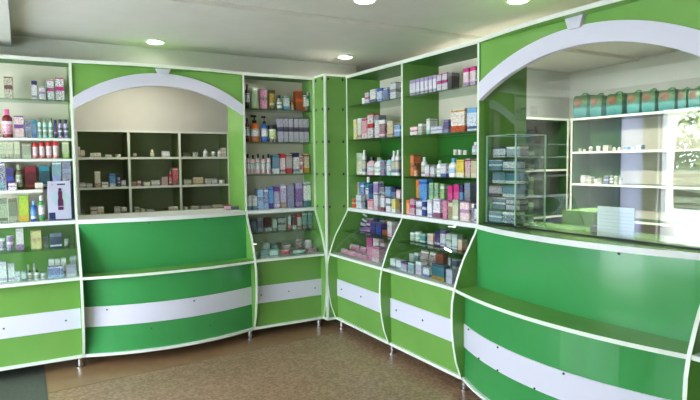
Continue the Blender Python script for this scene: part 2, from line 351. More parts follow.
bm = bmesh.new(); box(bm, WX-.06, WX-.055, -.15, .22, .1, 2.02); tag(world_obj('added_blind', bm, bl), 'added translucent blind, backlit to mirror as a pale band in the arch glass', 'blind')  # unseen blind added so its backlit glow mirrors as a pale band
# open entrance: door leaf swung outwards
for y in (-.37, -2.54):
    bm = bmesh.new(); box(bm, WX-.14, WX-.05, y, y+.05, 0, 2.05); o = world_obj('trim_3', bm, fr); o['kind'] = 'structure'
d = bpy.data.objects.new('door_1', None); d.location = (WX-.2, -1.5, 0); link(d); d['kind'] = 'structure'
bm = bmesh.new()
for a in ((WX-.13, WX-.09, -2.49, -2.4, .02, 2.04), (WX-.13, WX-.09, -1.52, -1.43, .02, 2.04), (WX-.13, WX-.09, -2.4, -1.52, .02, .25), (WX-.13, WX-.09, -2.4, -1.52, 1.94, 2.04)): box(bm, *a)
world_obj('door_leaf', bm, fr, d)
bm = bmesh.new(); box(bm, WX-.113, WX-.107, -2.4, -1.52, .25, 1.94); world_obj('pane', bm, M['glass2'], d)
# ------------------------------------------------------------------ street outside the entrance (seen mirrored in the arch glass)
street = noisy('sunlit_paving', (206,206,204), (226,226,222), 1.5, .8)
struct('ground', [(-60, WX-.2, -30, 40, -.12, -.02)], street)
def blob_tree(name, x, y, h, r, label, tr=.14, seed=1, lean=0, n=600, leaf=.09, c1=(150,176,110), c2=(226,232,200)):
    rnd = random.Random(seed)
    root = empty(name, (x, y, -.02), label, 'tree')
    bm = bmesh.new(); tube(bm, [(x, y, -.02), (x+lean*.3, y+.05, h*.35), (x+lean*.6, y-.03, h*.7), (x+lean, y+.02, h)], tr, 10)
    for k in range(5):
        a = rnd.random()*6.28; z = h*(.5+.1*k)
        tube(bm, [(x+lean*.5, y, z), (x+lean*.5+math.cos(a)*r*.6, y+math.sin(a)*r*.6, z+r*.5)], tr*.35, 6)
    world_obj('trunk', bm, noisy('pale_bark', (244,240,232), (206,196,180), 5, .9), root, True)
    bm = bmesh.new()
    for k in range(n):
        a = rnd.random()*6.28; rr = r*math.sqrt(rnd.random()); z = h+rnd.uniform(-.9, .8)*r
        c = Vector((x+lean+rr*math.cos(a), y+rr*math.sin(a), z)); s = leaf
        p = [Vector([rnd.gauss(0, 1) for _ in range(3)]).normalized()*s for _ in range(2)]
        q = p[0].cross(p[1]).normalized()*s*.6
        bm.faces.new([bm.verts.new(c+p[0]), bm.verts.new(c+q), bm.verts.new(c-p[0]), bm.verts.new(c-q)])
    world_obj('foliage', bm, noisy('leaf_green', c1, c2, 3, .6), root)
blob_tree('street_tree', -8.2, 2.1, 3.3, 1.6, 'street tree nearest the entrance, pale trunk', .27, 3, .0, 750, .09, (120,140,96), (226,232,200))
blob_tree('street_tree', -12.2, 5.0, 3.4, 1.5, 'street tree behind the nearest one', .13, 8)
blob_tree('distant_tree', -21, 6.5, 2.6, 1.9, 'first of three far trees behind the hedge', .15, 11, 0, 2600, .13, (40,58,34), (92,112,64))
blob_tree('distant_tree', -22, 10.7, 2.3, 1.8, 'second of three far trees behind the hedge', .15, 12, 0, 2600, .13, (40,58,34), (92,112,64))
blob_tree('distant_tree', -23, 14.9, 2.7, 1.9, 'third of three far trees behind the hedge', .15, 13, 0, 2600, .13, (40,58,34), (92,112,64))
bm = bmesh.new(); box(bm, -15.3, -14.4, -6, 16, -.02, 1.0)
bmesh.ops.subdivide_edges(bm, edges=bm.edges[:], cuts=12, use_grid_fill=True)
rnd = random.Random(5)
for v in bm.verts: v.co += Vector((rnd.uniform(-.2,.2), rnd.uniform(-.2,.2), rnd.uniform(-.18,.18) if v.co.z > .2 else 0))
tag(world_obj('hedge', bm, noisy('hedge_leaves', (44,58,42), (84,96,80), 4, .9)), 'dark clipped hedge across the street', 'hedge')
# ------------------------------------------------------------------ ceiling lights
for i, (x, y, z, lab) in enumerate([(-1.56,-.045,2.38,'round recessed ceiling light above the left arch'), (.02,-.15,2.38,'round recessed ceiling light above the corner column'), (-.69,-1.64,2.41,'round recessed ceiling light at the top picture edge'),
        (.12,-2.06,2.41,'round recessed ceiling light over the large glazed arch'), (-1.5,.75,2.38,'ceiling light over the back shelving'), (.98,-1.35,2.41,'added unseen ceiling light brightening the dispensary')]):  # dispensary light is added out of view to brighten its grey wall
    e = empty('ceiling_light', (x, y, z), lab, 'light', 'recessed ceiling lights')
    bm = bmesh.new(); lathe(bm, [(.056, z-.012), (.07, z-.012), (.07, z-.0005), (.056, z-.0005)], 24, (x, y))
    bm.faces.ensure_lookup_table()
    world_obj('trim_ring', bm, M['edge'], e, True)
    bm = bmesh.new(); lathe(bm, [(.057, z-.016), (.057, z-.004)], 24, (x, y)); world_obj('diffuser', bm, M['lamp'], e)
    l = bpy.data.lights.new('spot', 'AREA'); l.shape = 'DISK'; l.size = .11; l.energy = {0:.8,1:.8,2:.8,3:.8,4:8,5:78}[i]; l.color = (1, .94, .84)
    lo = bpy.data.objects.new('downlight_lamp', l); lo.location = (0, 0, -.02); link(lo, e)
# ------------------------------------------------------------------ back shelving behind the left arch
def shelving(run, u0, u1, vf, depth, top, bays, shelves, label, backm, mat='shelfcream', low=.06):
    root = empty('storage_shelving', T(run, (u0+u1)/2, vf-depth/2, 0), label, 'shelves')
    bm = bmesh.new(); bx(bm, run, u0, u1, vf-depth, vf-depth+.012, low, top-.02); world_obj('back_panel', bm, M[backm], root)
    bm = bmesh.new(); bx(bm, run, u0-.01, u1+.01, vf-depth, vf, top-.02, top); bx(bm, run, u0-.01, u1+.01, vf, vf+.002, top-.02, top, 1); world_obj('top_board', bm, [M[mat], M['edge']], root)
    for u in bays:
        bm = bmesh.new(); bx(bm, run, u-.011, u+.011, vf-depth+.012, vf-.002, 0, top-.02); 
        bx(bm, run, u-.011, u+.011, vf-.002, vf, 0, top-.02, 1); o = world_obj('divider', bm, [M[mat], M['edge']], root)
    for z in shelves:
        for p, q in zip(bays, bays[1:]):
            bm = bmesh.new(); bx(bm, run, p+.011, q-.011, vf-depth+.012, vf-.004, z-.02, z); bx(bm, run, p+.011, q-.011, vf-.004, vf-.002, z-.02, z, 1); world_obj('shelf', bm, [M[mat], M['edge']], root)
    return root
shelving('L', -2.5, -.2, -1.02, .3, 1.768, (-2.5,-2.045,-1.61,-1.15,-.67,-.2), (1.522,1.252,1.01,.6,.1), 'wide open shelving in three visible bays behind the left arch', 'olive', 'olivelight')
SH = shelving('R', .69, 3.02, -2.28, .28, 1.862, (.70,3.0), (1.535,1.223,.9,.45), 'shelving with teal packs on top behind the large arch', 'forest2', 'forest2')
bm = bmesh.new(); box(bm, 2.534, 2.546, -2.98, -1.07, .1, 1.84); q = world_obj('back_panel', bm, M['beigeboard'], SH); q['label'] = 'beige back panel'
shelving('L', .48, 2.25, .69, .27, 1.862, (.49,1.35,2.24), (1.366,.911,.5), 'dark green shelving on the rear wall behind the large arch', 'forest', 'forest')
# inner desk of the dispensary
bm = bmesh.new(); box(bm, .66, .98, -2.2, -1.95, 0, 1.12)
tag(world_obj('low_cupboard', bm, M['lime']), 'bright green low cupboard behind the counter of the large arch', 'cupboard')
# ------------------------------------------------------------------ items on the shelves
def round_box(w, d, h, b=.0015):
    bm = bmesh.new(); box(bm, -w/2, w/2, 0, d, 0, h)
    return bm
CAT = dict(box='carton', bottle='bottle', tube='tube', tubecap='tub', jar='jar', pump='pump bottle', pack='pouch', diaper='diaper pack', bigbox='device box')
NAME = dict(box='medicine_carton', bottle='medicine_bottle', tube='cream_tube', tubecap='cream_tub', jar='cream_jar', pump='pump_bottle', pack='sealed_pouch', diaper='diaper_pack', bigbox='device_carton')
made = {}
def copy_thing(src):
    c = src.copy(); COL.objects.link(c)
    for ch in list(src.children):
        k = ch.copy(); COL.objects.link(k); k.parent = c
    return c
def make_item(kind, w, h, d, cols):
    cl = cols.split(','); n = NAME[kind]
    if kind == 'box':
        bm = bmesh.new(); box(bm, -w/2, w/2, 0, d, 0, h)
        if w > .03 and h > .05:      # tuck flap seam on the lid
            box(bm, -w/2+.002, w/2-.002, .001, d-.002, h, h+.0012)
        return mesh_obj(n, bm, printed(cols))
    if kind in ('bottle', 'pump', 'tubecap'):
        root = bpy.data.objects.new(n, None); root.empty_display_size = .03; link(root)
        r = w/2; sy = min(1, .042/r) if r > .042 else 1
        ch = {'bottle': .2, 'pump': .3, 'tubecap': .12}[kind]*h
        ch = min(ch, .05) if kind != 'pump' else ch
        bh = h-ch; nr = r*(.45 if kind != 'tubecap' else .95); yc = r*sy
        bm = bmesh.new()
        sh = min(r*.8, bh*.25) if kind != 'tubecap' else bh*.02
        lathe(bm, [(r*.9, 0), (r, .003), (r, bh-sh), (r*.86, bh-sh*.55), (nr*1.15, bh-sh*.12), (nr, bh)], 16, (0, yc), 0, sy)
        world_none = mesh_obj('bottle_body', bm, flat(cl[0]), root, True)
        if kind != 'tubecap' and h > .05:
            bm = bmesh.new(); lathe(bm, [(r*1.012, bh*.15), (r*1.012, (bh-sh)*.85)], 16, (0, yc), 0, sy)
            mesh_obj('label_band', bm, printed((cl[1]+',white,'+cl[0]) if cl[1] != 'black' and cl[1] != 'white' else ('white,'+cl[0]+',grey' if cl[0] not in ('white',) else 'cream,greyblue,grey')), root, True)
        bm = bmesh.new()
        if kind == 'pump':
            lathe(bm, [(nr*1.1, bh), (nr*1.1, bh+ch*.35), (nr*.35, bh+ch*.4), (nr*.35, bh+ch*.75)], 12, (0, yc))
            box(bm, -nr*1.9, nr*.8, yc-nr*.5, yc+nr*.5, bh+ch*.75, h)
            mesh_obj('pump_head', bm, flat(cl[1]), root)
        else:
            lathe(bm, [(nr*1.08, bh-.002), (nr*1.08, h-.002), (nr*.98, h)], 14, (0, yc), 0, sy)
            mesh_obj('cap', bm, flat(cl[1]), root, True)
        return root
    if kind == 'jar':
        root = bpy.data.objects.new(n, None); root.empty_display_size = .03; link(root)
        r = w/2; sy = min(1, .04/r); lh = h*.24
        bm = bmesh.new(); lathe(bm, [(r*.9, 0), (r*.97, h*.04), (r*.97, h-lh-.002), (r*.88, h-lh)], 16, (0, r*sy), 0, sy); mesh_obj('jar_body', bm, printed(cl[0]+','+cl[1]+',white'), root, True)
        bm = bmesh.new(); lathe(bm, [(r, h-lh), (r, h-.002), (r*.95, h)], 16, (0, r*sy), 0, sy); mesh_obj('lid', bm, flat(cl[1]), root, True)
        return root
    if kind == 'tube':
        root = bpy.data.objects.new(n, None); root.empty_display_size = .03; link(root)
        bm = bmesh.new(); N = 14; prev = None; ch = h*.16; D = min(w, .035)
        for k in range(6):
            t = k/5; z = ch+(h-ch)*t; ry = D/2*(1-t)+.0015; rx = w/2*(.8+.2*t)
            ring = [bm.verts.new((rx*math.cos(2*math.pi*i/N), D/2+ry*math.sin(2*math.pi*i/N), z)) for i in range(N)]
            if prev:
                for i in range(N): bm.faces.new((prev[i], prev[(i+1) % N], ring[(i+1) % N], ring[i]))
            else: bm.faces.new(ring)
            prev = ring
        bm.faces.new(prev); mesh_obj('tube_body', bm, printed(cl[0]+','+cl[1]+',white'), root, True)
        bm = bmesh.new(); lathe(bm, [(w*.38, 0), (w*.36, ch)], 12, (0, D/2)); mesh_obj('cap', bm, flat(cl[1]), root, True)
        return root
    if kind == 'pack':
        bm = bmesh.new(); nx, nz = 8, 6; g = {}
        for s in (-1, 1):
            for i in range(nx+1):
                for k in range(nz+1):
                    a, c = i/nx, k/nz; p = (4*a*(1-a))**.5*(4*c*(1-c))**.4
                    if p < 1e-6 and s == 1: g[s, i, k] = g[-1, i, k]; continue
                    g[s, i, k] = bm.verts.new(((a-.5)*w, d/2+s*(d/2)*p, c*h))
        for s in (-1, 1):
            for i in range(nx):
                for k in range(nz):
                    try: bm.faces.new((g[s,i,k], g[s,i+1,k], g[s,i+1,k+1], g[s,i,k+1]))
                    except ValueError: pass
        return mesh_obj(n, bm, printed(cols+',white'), None, True)
    if kind == 'diaper':
        root = bpy.data.objects.new(n, None); root.empty_display_size = .03; link(root)
        bm = bmesh.new(); box(bm, -w/2, w/2, 0, d, 0, h*.9)
        bmesh.ops.subdivide_edges(bm, edges=bm.edges[:], cuts=4, use_grid_fill=True)
        for v in bm.verts:
            x, y, z = v.co; q = 1-abs(z/(h*.9)*2-1)**3
            v.co.x *= .93+.07*q; v.co.y = d/2+(y-d/2)*(.9+.1*q)
            v.co.z += .004*math.sin(x*90)
        bev(bm, .004, 1)
        mm = DIAPER
        mesh_obj('pack_body', bm, mm, root, True)
        bm = bmesh.new(); R = w*.24
        tube(bm, [(-R, d/2, h*.88), (-R*.8, d/2, h*.96), (0, d/2, h), (R*.8, d/2, h*.96), (R, d/2, h*.88)], .008, 8)
        mesh_obj('carry_handle', bm, flat('green'), root, True)
        for sx, c in ((-.12, 'peach'),):
            bm = bmesh.new(); bmesh.ops.create_uvsphere(bm, u_segments=14, v_segments=8, radius=1, matrix=Matrix.Translation((sx*w, .001, h*.62)) @ Matrix.Diagonal((w*.3, .003, h*.19, 1)))
            o = mesh_obj('printed_picture', bm, noisy('picture_print', (158,104,78), (84,56,42), 18, .5), root, True)
        return root
    if kind == 'bigbox':
        root = bpy.data.objects.new(n, None); root.empty_display_size = .05; link(root)
        bm = bmesh.new(); box(bm, -w/2, w/2, 0, d, 0, h); mesh_obj('carton_body', bm, [base_mat('lilac_card', (196,196,216), .4)], root)
        def patch(nm, x0, x1, z0, z1, c, y=-.0012):
            bm = bmesh.new(); box(bm, x0*w, x1*w, y, 0, z0*h, z1*h); mesh_obj(nm, bm, flat(c), root)
        patch('printed_corner', -.48, -.22, .03, .2, 'navy'); patch('printed_edge', .44, .5, 0, 1, 'navy'); patch('printed_base', -.5, .5, 0, .025, 'navy'); 
        bm = bmesh.new()
        bmesh.ops.create_circle(bm, cap_ends=True, radius=.36*w, segments=28, matrix=Matrix.Translation((0, -.001, .56*h)) @ Matrix.Rotation(math.pi/2, 4, 'X')); mesh_obj('printed_circle', bm, base_mat('pale_ring_print', (176,200,206), .4), root)
        bm = bmesh.new()    # printed device: head, body and base
        bmesh.ops.create_circle(bm, cap_ends=True, radius=.07*w, segments=16, matrix=Matrix.Translation((-.0, -.003, .78*h)) @ Matrix.Rotation(math.pi/2, 4, 'X'))
        for x0, x1, z0, z1 in ((-.08,.09,.52,.74), (-.1,.12,.36,.53), (-.1,.12,.26,.34)): box(bm, x0*w, x1*w, -.0035, -.0015, z0*h, z1*h)
        mesh_obj('printed_figure', bm, noisy('figure_print', (110,40,72), (70,30,90), 40, .4), root)
        bm = bmesh.new()
        for k in range(6): box(bm, (-.1+.055*k)*w, (-.06+.055*k)*w, -.002, 0, .895*h, .93*h)
        bmesh.ops.create_cone(bm, cap_ends=True, segments=3, radius1=.035*w, radius2=.035*w, depth=.002, matrix=Matrix.Translation((-.3*w, -.001, .91*h)) @ Matrix.Rotation(math.pi/2, 4, 'X'))
        mesh_obj('printed_lettering', bm, flat('navy'), root)
        return root
DIAPER = base_mat('diaper_pack_film', (40,150,150), .3)
nt = DIAPER.node_tree; tc = nt.nodes.new('ShaderNodeTexCoord'); sx = nt.nodes.new('ShaderNodeSeparateXYZ'); nn = nt.nodes.new('ShaderNodeTexNoise'); nn.inputs['Scale'].default_value = 5
ad = nt.nodes.new('ShaderNodeMath'); ad.operation = 'MULTIPLY_ADD'; ad.inputs[1].default_value = .35; rr = nt.nodes.new('ShaderNodeValToRGB')
nt.links.new(tc.outputs['Generated'], sx.inputs[0]); nt.links.new(tc.outputs['Generated'], nn.inputs['Vector']); nt.links.new(nn.outputs['Fac'], ad.inputs[0]); nt.links.new(sx.outputs['Z'], ad.inputs[2]); nt.links.new(ad.outputs[0], rr.inputs['Fac'])
rr.color_ramp.elements[0].position = .3; rr.color_ramp.elements[0].color = srgb(52,132,136)
for p, c in ((.58, (98,170,172)), (.7, (34,112,108)), (.9, (92,138,70)), (1.0, (44,92,50))):
    q = rr.color_ramp.elements.new(p) if p < 1 else rr.color_ramp.elements[-1]; q.color = srgb(*c)
nt.links.new(rr.outputs['Color'], nt.nodes['Principled BSDF'].inputs['Base Color'])
SKY, SUN, EXPO = 14, 70, 0.2
ITEMS = [
('L',-2.53,0.06,1.918,0.054,0.145,'box','cream,brown,navy', 'cream carton with brown lower half, top glass shelf, far-left cabinet', 0.07, ''),
('L',-2.373,0.06,1.918,0.037,0.127,'box','white,navy,grey', 'slim white carton with navy bands, top glass shelf, far-left cabinet', 0.07, ''),
('L',-2.324,0.06,1.918,0.044,0.088,'box','white,lilac,navy', 'small white and lilac carton, top glass shelf, far-left cabinet', 0.07, ''),
('L',-2.271,0.06,1.918,0.048,0.141,'box','white,magenta,teal', 'white carton with magenta foot and teal print, top glass shelf, far-left cabinet', 0.07, ''),
('L',-2.212,0.06,1.918,0.057,0.159,'box','white,magenta,navy', 'white carton with magenta foot and navy print, top glass shelf, far-left cabinet', 0.07, ''),
('L',-2.607,0.05,1.648,0.04,0.125,'bottle','orange,yellow', 'orange bottle, second shelf, far-left cabinet', 0.07, ''),
('L',-2.548,0.05,1.648,0.068,0.195,'bottle','darkred,pink', 'big dark red bottle with pink label, second shelf, far-left cabinet', 0.07, ''),
('L',-2.476,0.05,1.648,0.06,0.149,'box','white,blue,red', 'carton blue above and white below, second shelf, far-left cabinet', 0.07, ''),
('L',-2.425,0.05,1.648,0.037,0.123,'box','navy,blue,white', 'navy carton, second shelf, far-left cabinet', 0.07, ''),
('L',-2.386,0.05,1.648,0.034,0.124,'box','greyblue,teal,blue', 'grey-blue carton, second shelf, far-left cabinet', 0.07, ''),
('L',-2.349,0.05,1.648,0.034,0.139,'bottle','paleteal,greygreen', 'pale bottle with grey-green cap, second shelf, far-left cabinet', 0.07, 'pale capped bottles in the far-left cabinet'),
('L',-2.315,0.05,1.648,0.034,0.14,'bottle','paleteal,greygreen', 'pale bottle with grey-green cap, second shelf, far-left cabinet', 0.07, 'pale capped bottles in the far-left cabinet'),
('L',-2.279,0.05,1.648,0.034,0.141,'bottle','paleteal,greygreen', 'pale bottle with grey-green cap, second shelf, far-left cabinet', 0.07, 'pale capped bottles in the far-left cabinet'),
('L',-2.251,0.05,1.648,0.021,0.128,'tube','violet,navy', 'slim violet tube, second shelf, far-left cabinet', 0.07, ''),
('L',-2.22,0.05,1.648,0.034,0.132,'bottle','lilac,navy', 'lilac bottle with navy cap, second shelf, far-left cabinet', 0.07, 'lilac bottles with navy caps'),
('L',-2.183,0.05,1.648,0.035,0.133,'bottle','lilac,navy', 'lilac bottle with navy cap, second shelf, far-left cabinet', 0.07, 'lilac bottles with navy caps'),
('L',-2.58,0.05,1.503,0.042,0.114,'box','sage,greygreen,cream', 'grey-green carton, third shelf, far-left cabinet', 0.07, 'grey-green cartons'),
('L',-2.536,0.05,1.503,0.038,0.114,'box','sage,greygreen,cream', 'grey-green carton, third shelf, far-left cabinet', 0.07, 'grey-green cartons'),
('L',-2.494,0.05,1.503,0.038,0.115,'box','sage,greygreen,cream', 'grey-green carton, third shelf, far-left cabinet', 0.07, 'grey-green cartons'),
('L',-2.439,0.05,1.503,0.058,0.101,'box','greygreen,sage,cream', 'wide pale green carton, third shelf, far-left cabinet', 0.07, ''),
('L',-2.385,0.05,1.503,0.039,0.108,'jar','pinkw,red', 'pink and white tub with red lid, third shelf, far-left cabinet', 0.07, 'pink tubs with red lids'),
('L',-2.341,0.05,1.503,0.037,0.112,'jar','pinkw,red', 'pink and white tub with red lid, third shelf, far-left cabinet', 0.07, 'pink tubs with red lids'),
('L',-2.299,0.05,1.503,0.038,0.116,'jar','pinkw,red', 'pink and white tub with red lid, third shelf, far-left cabinet', 0.07, 'pink tubs with red lids'),
('L',-2.256,0.05,1.503,0.04,0.12,'jar','pinkw,red', 'pink and white tub with red lid, third shelf, far-left cabinet', 0.07, 'pink tubs with red lids'),
('L',-2.192,0.05,1.503,0.046,0.117,'box','sage,lime,cream', 'light green carton at the right end, third shelf, far-left cabinet', 0.07, ''),
('L',-2.595,0.08,1.285,0.044,0.195,'box','navy,teal,white', 'dark teal and navy carton, fourth shelf, far-left cabinet', 0.09, ''),
('L',-2.547,0.08,1.285,0.048,0.153,'box','navy,blue,violet', 'navy blue carton, fourth shelf, far-left cabinet', 0.09, ''),
('L',-2.492,0.08,1.285,0.048,0.173,'bottle','olive,sage', 'olive bottle, fourth shelf, far-left cabinet', 0.09, ''),
('L',-2.421,0.08,1.285,0.077,0.158,'box','darkbrown,darkred,brown', 'dark burgundy carton, fourth shelf, far-left cabinet', 0.09, ''),
('L',-2.333,0.08,1.285,0.072,0.164,'box','black,teal,white', 'black carton with teal edge, fourth shelf, far-left cabinet', 0.06, ''),
('L',-2.533,0.015,1.285,0.054,0.05,'box','white,lilac,brown', 'low white carton, fourth shelf, far-left cabinet', 0.05, ''),
('L',-2.372,0.015,1.285,0.053,0.046,'box','cream,brown,white', 'low cream carton, fourth shelf, far-left cabinet', 0.05, ''),
('L',-2.601,0.05,1.06,0.064,0.166,'box','sage,greygreen,olive', 'grey-green carton at the left end, counter, far-left cabinet', 0.07, ''),
('L',-2.539,0.05,1.06,0.054,0.163,'box','greygreen,sage,olive', 'wide grey-green carton, counter, far-left cabinet', 0.07, ''),
('L',-2.472,0.05,1.06,0.066,0.181,'box','yellowgreen,gold,lime', 'yellow-green carton, counter, far-left cabinet', 0.07, ''),
('L',-2.412,0.05,1.06,0.043,0.144,'bottle','blue,skyblue', 'blue bottle, counter, far-left cabinet', 0.07, ''),
('L',-2.363,0.05,1.06,0.04,0.177,'bottle','green,white', 'green bottle with white cap, counter, far-left cabinet', 0.07, ''),
('L',-2.242,0.03,1.06,0.17,0.281,'bigbox','lilacw,navy,violet', 'big pale lilac device carton with navy corner, counter, far-left cabinet', 0.14, ''),
('L',-2.255,0.045,1.343,0.057,0.135,'box','teal,blue,white', 'teal blue carton on top, the big lilac carton, far-left cabinet', 0.055, ''),
('L',-2.193,0.045,1.343,0.062,0.135,'box','navy,blue,white', 'navy carton on top, the big lilac carton, far-left cabinet', 0.055, ''),
('L',-2.614,0.0,0.868,0.046,0.087,'pack','violet,white', 'violet pouch, glass shelf of far-left display case', 0.05, ''),
('L',-2.563,0.0,0.868,0.05,0.104,'pack','violet,pinkw', 'violet and pink pouch, glass shelf of far-left display case', 0.05, ''),
('L',-2.504,0.0,0.868,0.048,0.148,'box','white,violet,pinkw', 'tall violet and white carton, glass shelf of far-left display case', 0.05, ''),
('L',-2.406,0.0,0.868,0.07,0.128,'box','yellow,gold,white', 'yellow carton, glass shelf of far-left display case', 0.05, ''),
('L',-2.282,0.0,0.868,0.079,0.098,'box','navy,greyblue,white', 'navy carton with pale emblem, glass shelf of far-left display case', 0.05, ''),
('L',-2.213,0.0,0.868,0.035,0.057,'pack','greygreen,green', 'small green sachet, glass shelf of far-left display case', 0.05, ''),
('L',-2.611,-0.09,0.672,0.043,0.138,'box','white,greyw,lilac', 'tall white carton, bottom of far-left display case', 0.06, ''),
('L',-2.565,-0.09,0.672,0.044,0.12,'box','white,greyw,lilac', 'white carton, bottom of far-left display case', 0.06, ''),
('L',-2.526,-0.13,0.672,0.027,0.068,'box','white,greyw,teal', 'low white carton, bottom of far-left display case', 0.06, ''),
('L',-2.491,-0.13,0.672,0.029,0.064,'box','white,greygreen,teal', 'low white carton with green print, bottom of far-left display case', 0.06, ''),
('L',-2.454,-0.13,0.672,0.029,0.067,'bottle','white,black', 'small white bottle with dark cap, bottom of far-left display case', 0.06, 'small white bottles with dark caps'),
('L',-2.412,-0.13,0.672,0.036,0.063,'bottle','white,black', 'small white bottle with dark cap, bottom of far-left display case', 0.06, 'small white bottles with dark caps'),
('L',-2.373,-0.13,0.672,0.027,0.038,'jar','greyw,white', 'small grey jar, bottom of far-left display case', 0.06, ''),
('L',-2.297,-0.13,0.672,0.104,0.079,'box','blue,skyblue,white', 'wide blue carton, bottom of far-left display case', 0.06, ''),
('L',-2.199,-0.13,0.672,0.066,0.076,'box','lilacw,white,lilac', 'pale lilac carton, bottom of far-left display case', 0.06, ''),
('L',-2.463,-0.01,0.672,0.015,0.091,'jar','white,white', 'tiny white jar at the back, bottom of far-left display case', 0.06, ''),
('L',-2.426,-0.01,0.672,0.015,0.094,'jar','white,greyw', 'tiny pale jar at the back, bottom of far-left display case', 0.06, ''),
('L',-2.317,-0.01,0.672,0.037,0.112,'box','cream,white,brown', 'white carton at the back, bottom of far-left display case', 0.06, 'white cartons behind the wide blue one'),
('L',-2.277,-0.01,0.672,0.034,0.109,'box','cream,white,brown', 'white carton at the back, bottom of far-left display case', 0.06, 'white cartons behind the wide blue one'),
('L',-2.239,-0.01,0.672,0.035,0.112,'box','cream,white,brown', 'white carton at the back, bottom of far-left display case', 0.06, 'white cartons behind the wide blue one'),
('L',-2.179,-0.01,0.672,0.045,0.121,'box','grey,greyw,white', 'grey carton at the back, bottom of far-left display case', 0.06, ''),
('L',-2.022,1.04,1.522,0.016,0.091,'box','cream,white,brown', 'tall cream carton at the left end, top shelf, left bay of back shelving', 0.06, ''),
('L',-1.994,1.04,1.522,0.036,0.06,'box','cream,brown,white', 'cream and brown carton, top shelf, left bay of back shelving', 0.06, ''),
('L',-1.913,1.04,1.522,0.045,0.038,'box','cream,white,brown', 'low cream carton, top shelf, left bay of back shelving', 0.06, 'pair of low cream cartons'),
('L',-1.866,1.04,1.522,0.043,0.038,'box','cream,white,brown', 'low cream carton, top shelf, left bay of back shelving', 0.06, 'pair of low cream cartons'),
('L',-1.782,1.04,1.522,0.059,0.024,'box','white,cream,grey', 'flat white carton, top shelf, left bay of back shelving', 0.06, ''),
('L',-1.702,1.04,1.522,0.051,0.024,'jar','cream,white', 'low cream jar, top shelf, left bay of back shelving', 0.06, ''),
('L',-2.005,1.04,1.252,0.048,0.042,'box','white,greyw,grey', 'low white carton, middle shelf, left bay of back shelving', 0.06, ''),
('L',-1.95,1.04,1.252,0.053,0.032,'box','greyw,white,grey', 'flat grey-white carton, middle shelf, left bay of back shelving', 0.06, ''),
('L',-1.881,1.04,1.252,0.05,0.142,'box','cream,brown,white', 'tall cream and brown carton, middle shelf, left bay of back shelving', 0.06, ''),
('L',-1.82,1.04,1.252,0.058,0.046,'box','white,grey,greyw', 'white carton, middle shelf, left bay of back shelving', 0.06, ''),
('L',-1.757,1.04,1.252,0.055,0.117,'box','skyblue,white,blue', 'light blue carton, middle shelf, left bay of back shelving', 0.06, ''),
('L',-1.703,1.04,1.252,0.03,0.107,'bottle','greyblue,navy', 'slim grey-blue bottle, middle shelf, left bay of back shelving', 0.06, ''),
('L',-1.663,1.04,1.252,0.043,0.07,'box','white,navy,grey', 'white carton with navy print, middle shelf, left bay of back shelving', 0.06, ''),
('L',-2.014,1.04,1.01,0.032,0.044,'box','greygreen,grey,white', 'small grey-green carton, bottom shelf, left bay of back shelving', 0.06, ''),
('L',-1.923,1.04,1.01,0.057,0.066,'box','white,brown,cream', 'white carton, bottom shelf, left bay of back shelving', 0.06, ''),
('L',-1.865,1.04,1.01,0.055,0.059,'box','cream,white,brown', 'cream carton, bottom shelf, left bay of back shelving', 0.06, ''),
('L',-1.724,1.04,1.01,0.055,0.057,'box','white,cream,grey', 'small white carton, bottom shelf, left bay of back shelving', 0.06, ''),
('L',-1.667,1.04,1.01,0.052,0.05,'box','white,brown,grey', 'white and brown carton, bottom shelf, left bay of back shelving', 0.06, ''),
('L',-1.399,1.04,1.522,0.041,0.07,'bottle','beige,cream', 'small beige bottle, top shelf, middle bay of back shelving', 0.06, ''),
('L',-1.274,1.04,1.522,0.074,0.052,'box','white,greyw,lilac', 'white carton, top shelf, middle bay of back shelving', 0.06, ''),
('L',-1.554,1.04,1.522,0.036,0.038,'jar','brown,grey', 'little brown jar, top shelf, middle bay of back shelving', 0.06, ''),
('L',-1.571,1.04,1.252,0.043,0.04,'box','brown,darkred,cream', 'reddish brown carton, middle shelf, middle bay of back shelving', 0.06, ''),
('L',-1.523,1.04,1.252,0.036,0.048,'jar','darkred,pinkw', 'dark red jar, middle shelf, middle bay of back shelving', 0.06, ''),
('L',-1.457,1.04,1.252,0.063,0.037,'box','cream,greyw,grey', 'low cream carton, middle shelf, middle bay of back shelving', 0.06, ''),
('L',-1.375,1.04,1.252,0.082,0.049,'box','white,greyw,grey', 'white carton, middle shelf, middle bay of back shelving', 0.06, ''),
('L',-1.294,1.04,1.252,0.06,0.08,'box','pinkw,cream,grey', 'pale pink carton, middle shelf, middle bay of back shelving', 0.06, ''),
('L',-1.238,1.04,1.252,0.032,0.136,'bottle','red,pinkw', 'red bottle, middle shelf, middle bay of back shelving', 0.06, ''),
('L',-1.193,1.04,1.252,0.057,0.164,'box','red,darkred,pinkw', 'tall red carton, middle shelf, middle bay of back shelving', 0.06, ''),
('L',-1.549,1.04,1.01,0.044,0.049,'box','greygreen,cream,white', 'small green carton, bottom shelf, middle bay of back shelving', 0.06, ''),
('L',-1.501,1.04,1.01,0.035,0.027,'box','cream,white,grey', 'tiny cream carton, bottom shelf, middle bay of back shelving', 0.06, ''),
('L',-1.429,1.04,1.01,0.072,0.019,'box','greyw,cream,grey', 'flat pale carton, bottom shelf, middle bay of back shelving', 0.06, ''),
('L',-1.22,1.04,1.01,0.089,0.033,'box','cream,white,brown', 'cream carton, bottom shelf, middle bay of back shelving', 0.06, ''),
('L',-1.082,1.04,1.522,0.067,0.037,'box','darkbrown,grey,sage', 'dark low carton, top shelf, right bay of back shelving', 0.06, ''),
('L',-0.984,1.04,1.522,0.069,0.047,'jar','grey,greygreen', 'grey jar, top shelf, right bay of back shelving', 0.06, ''),
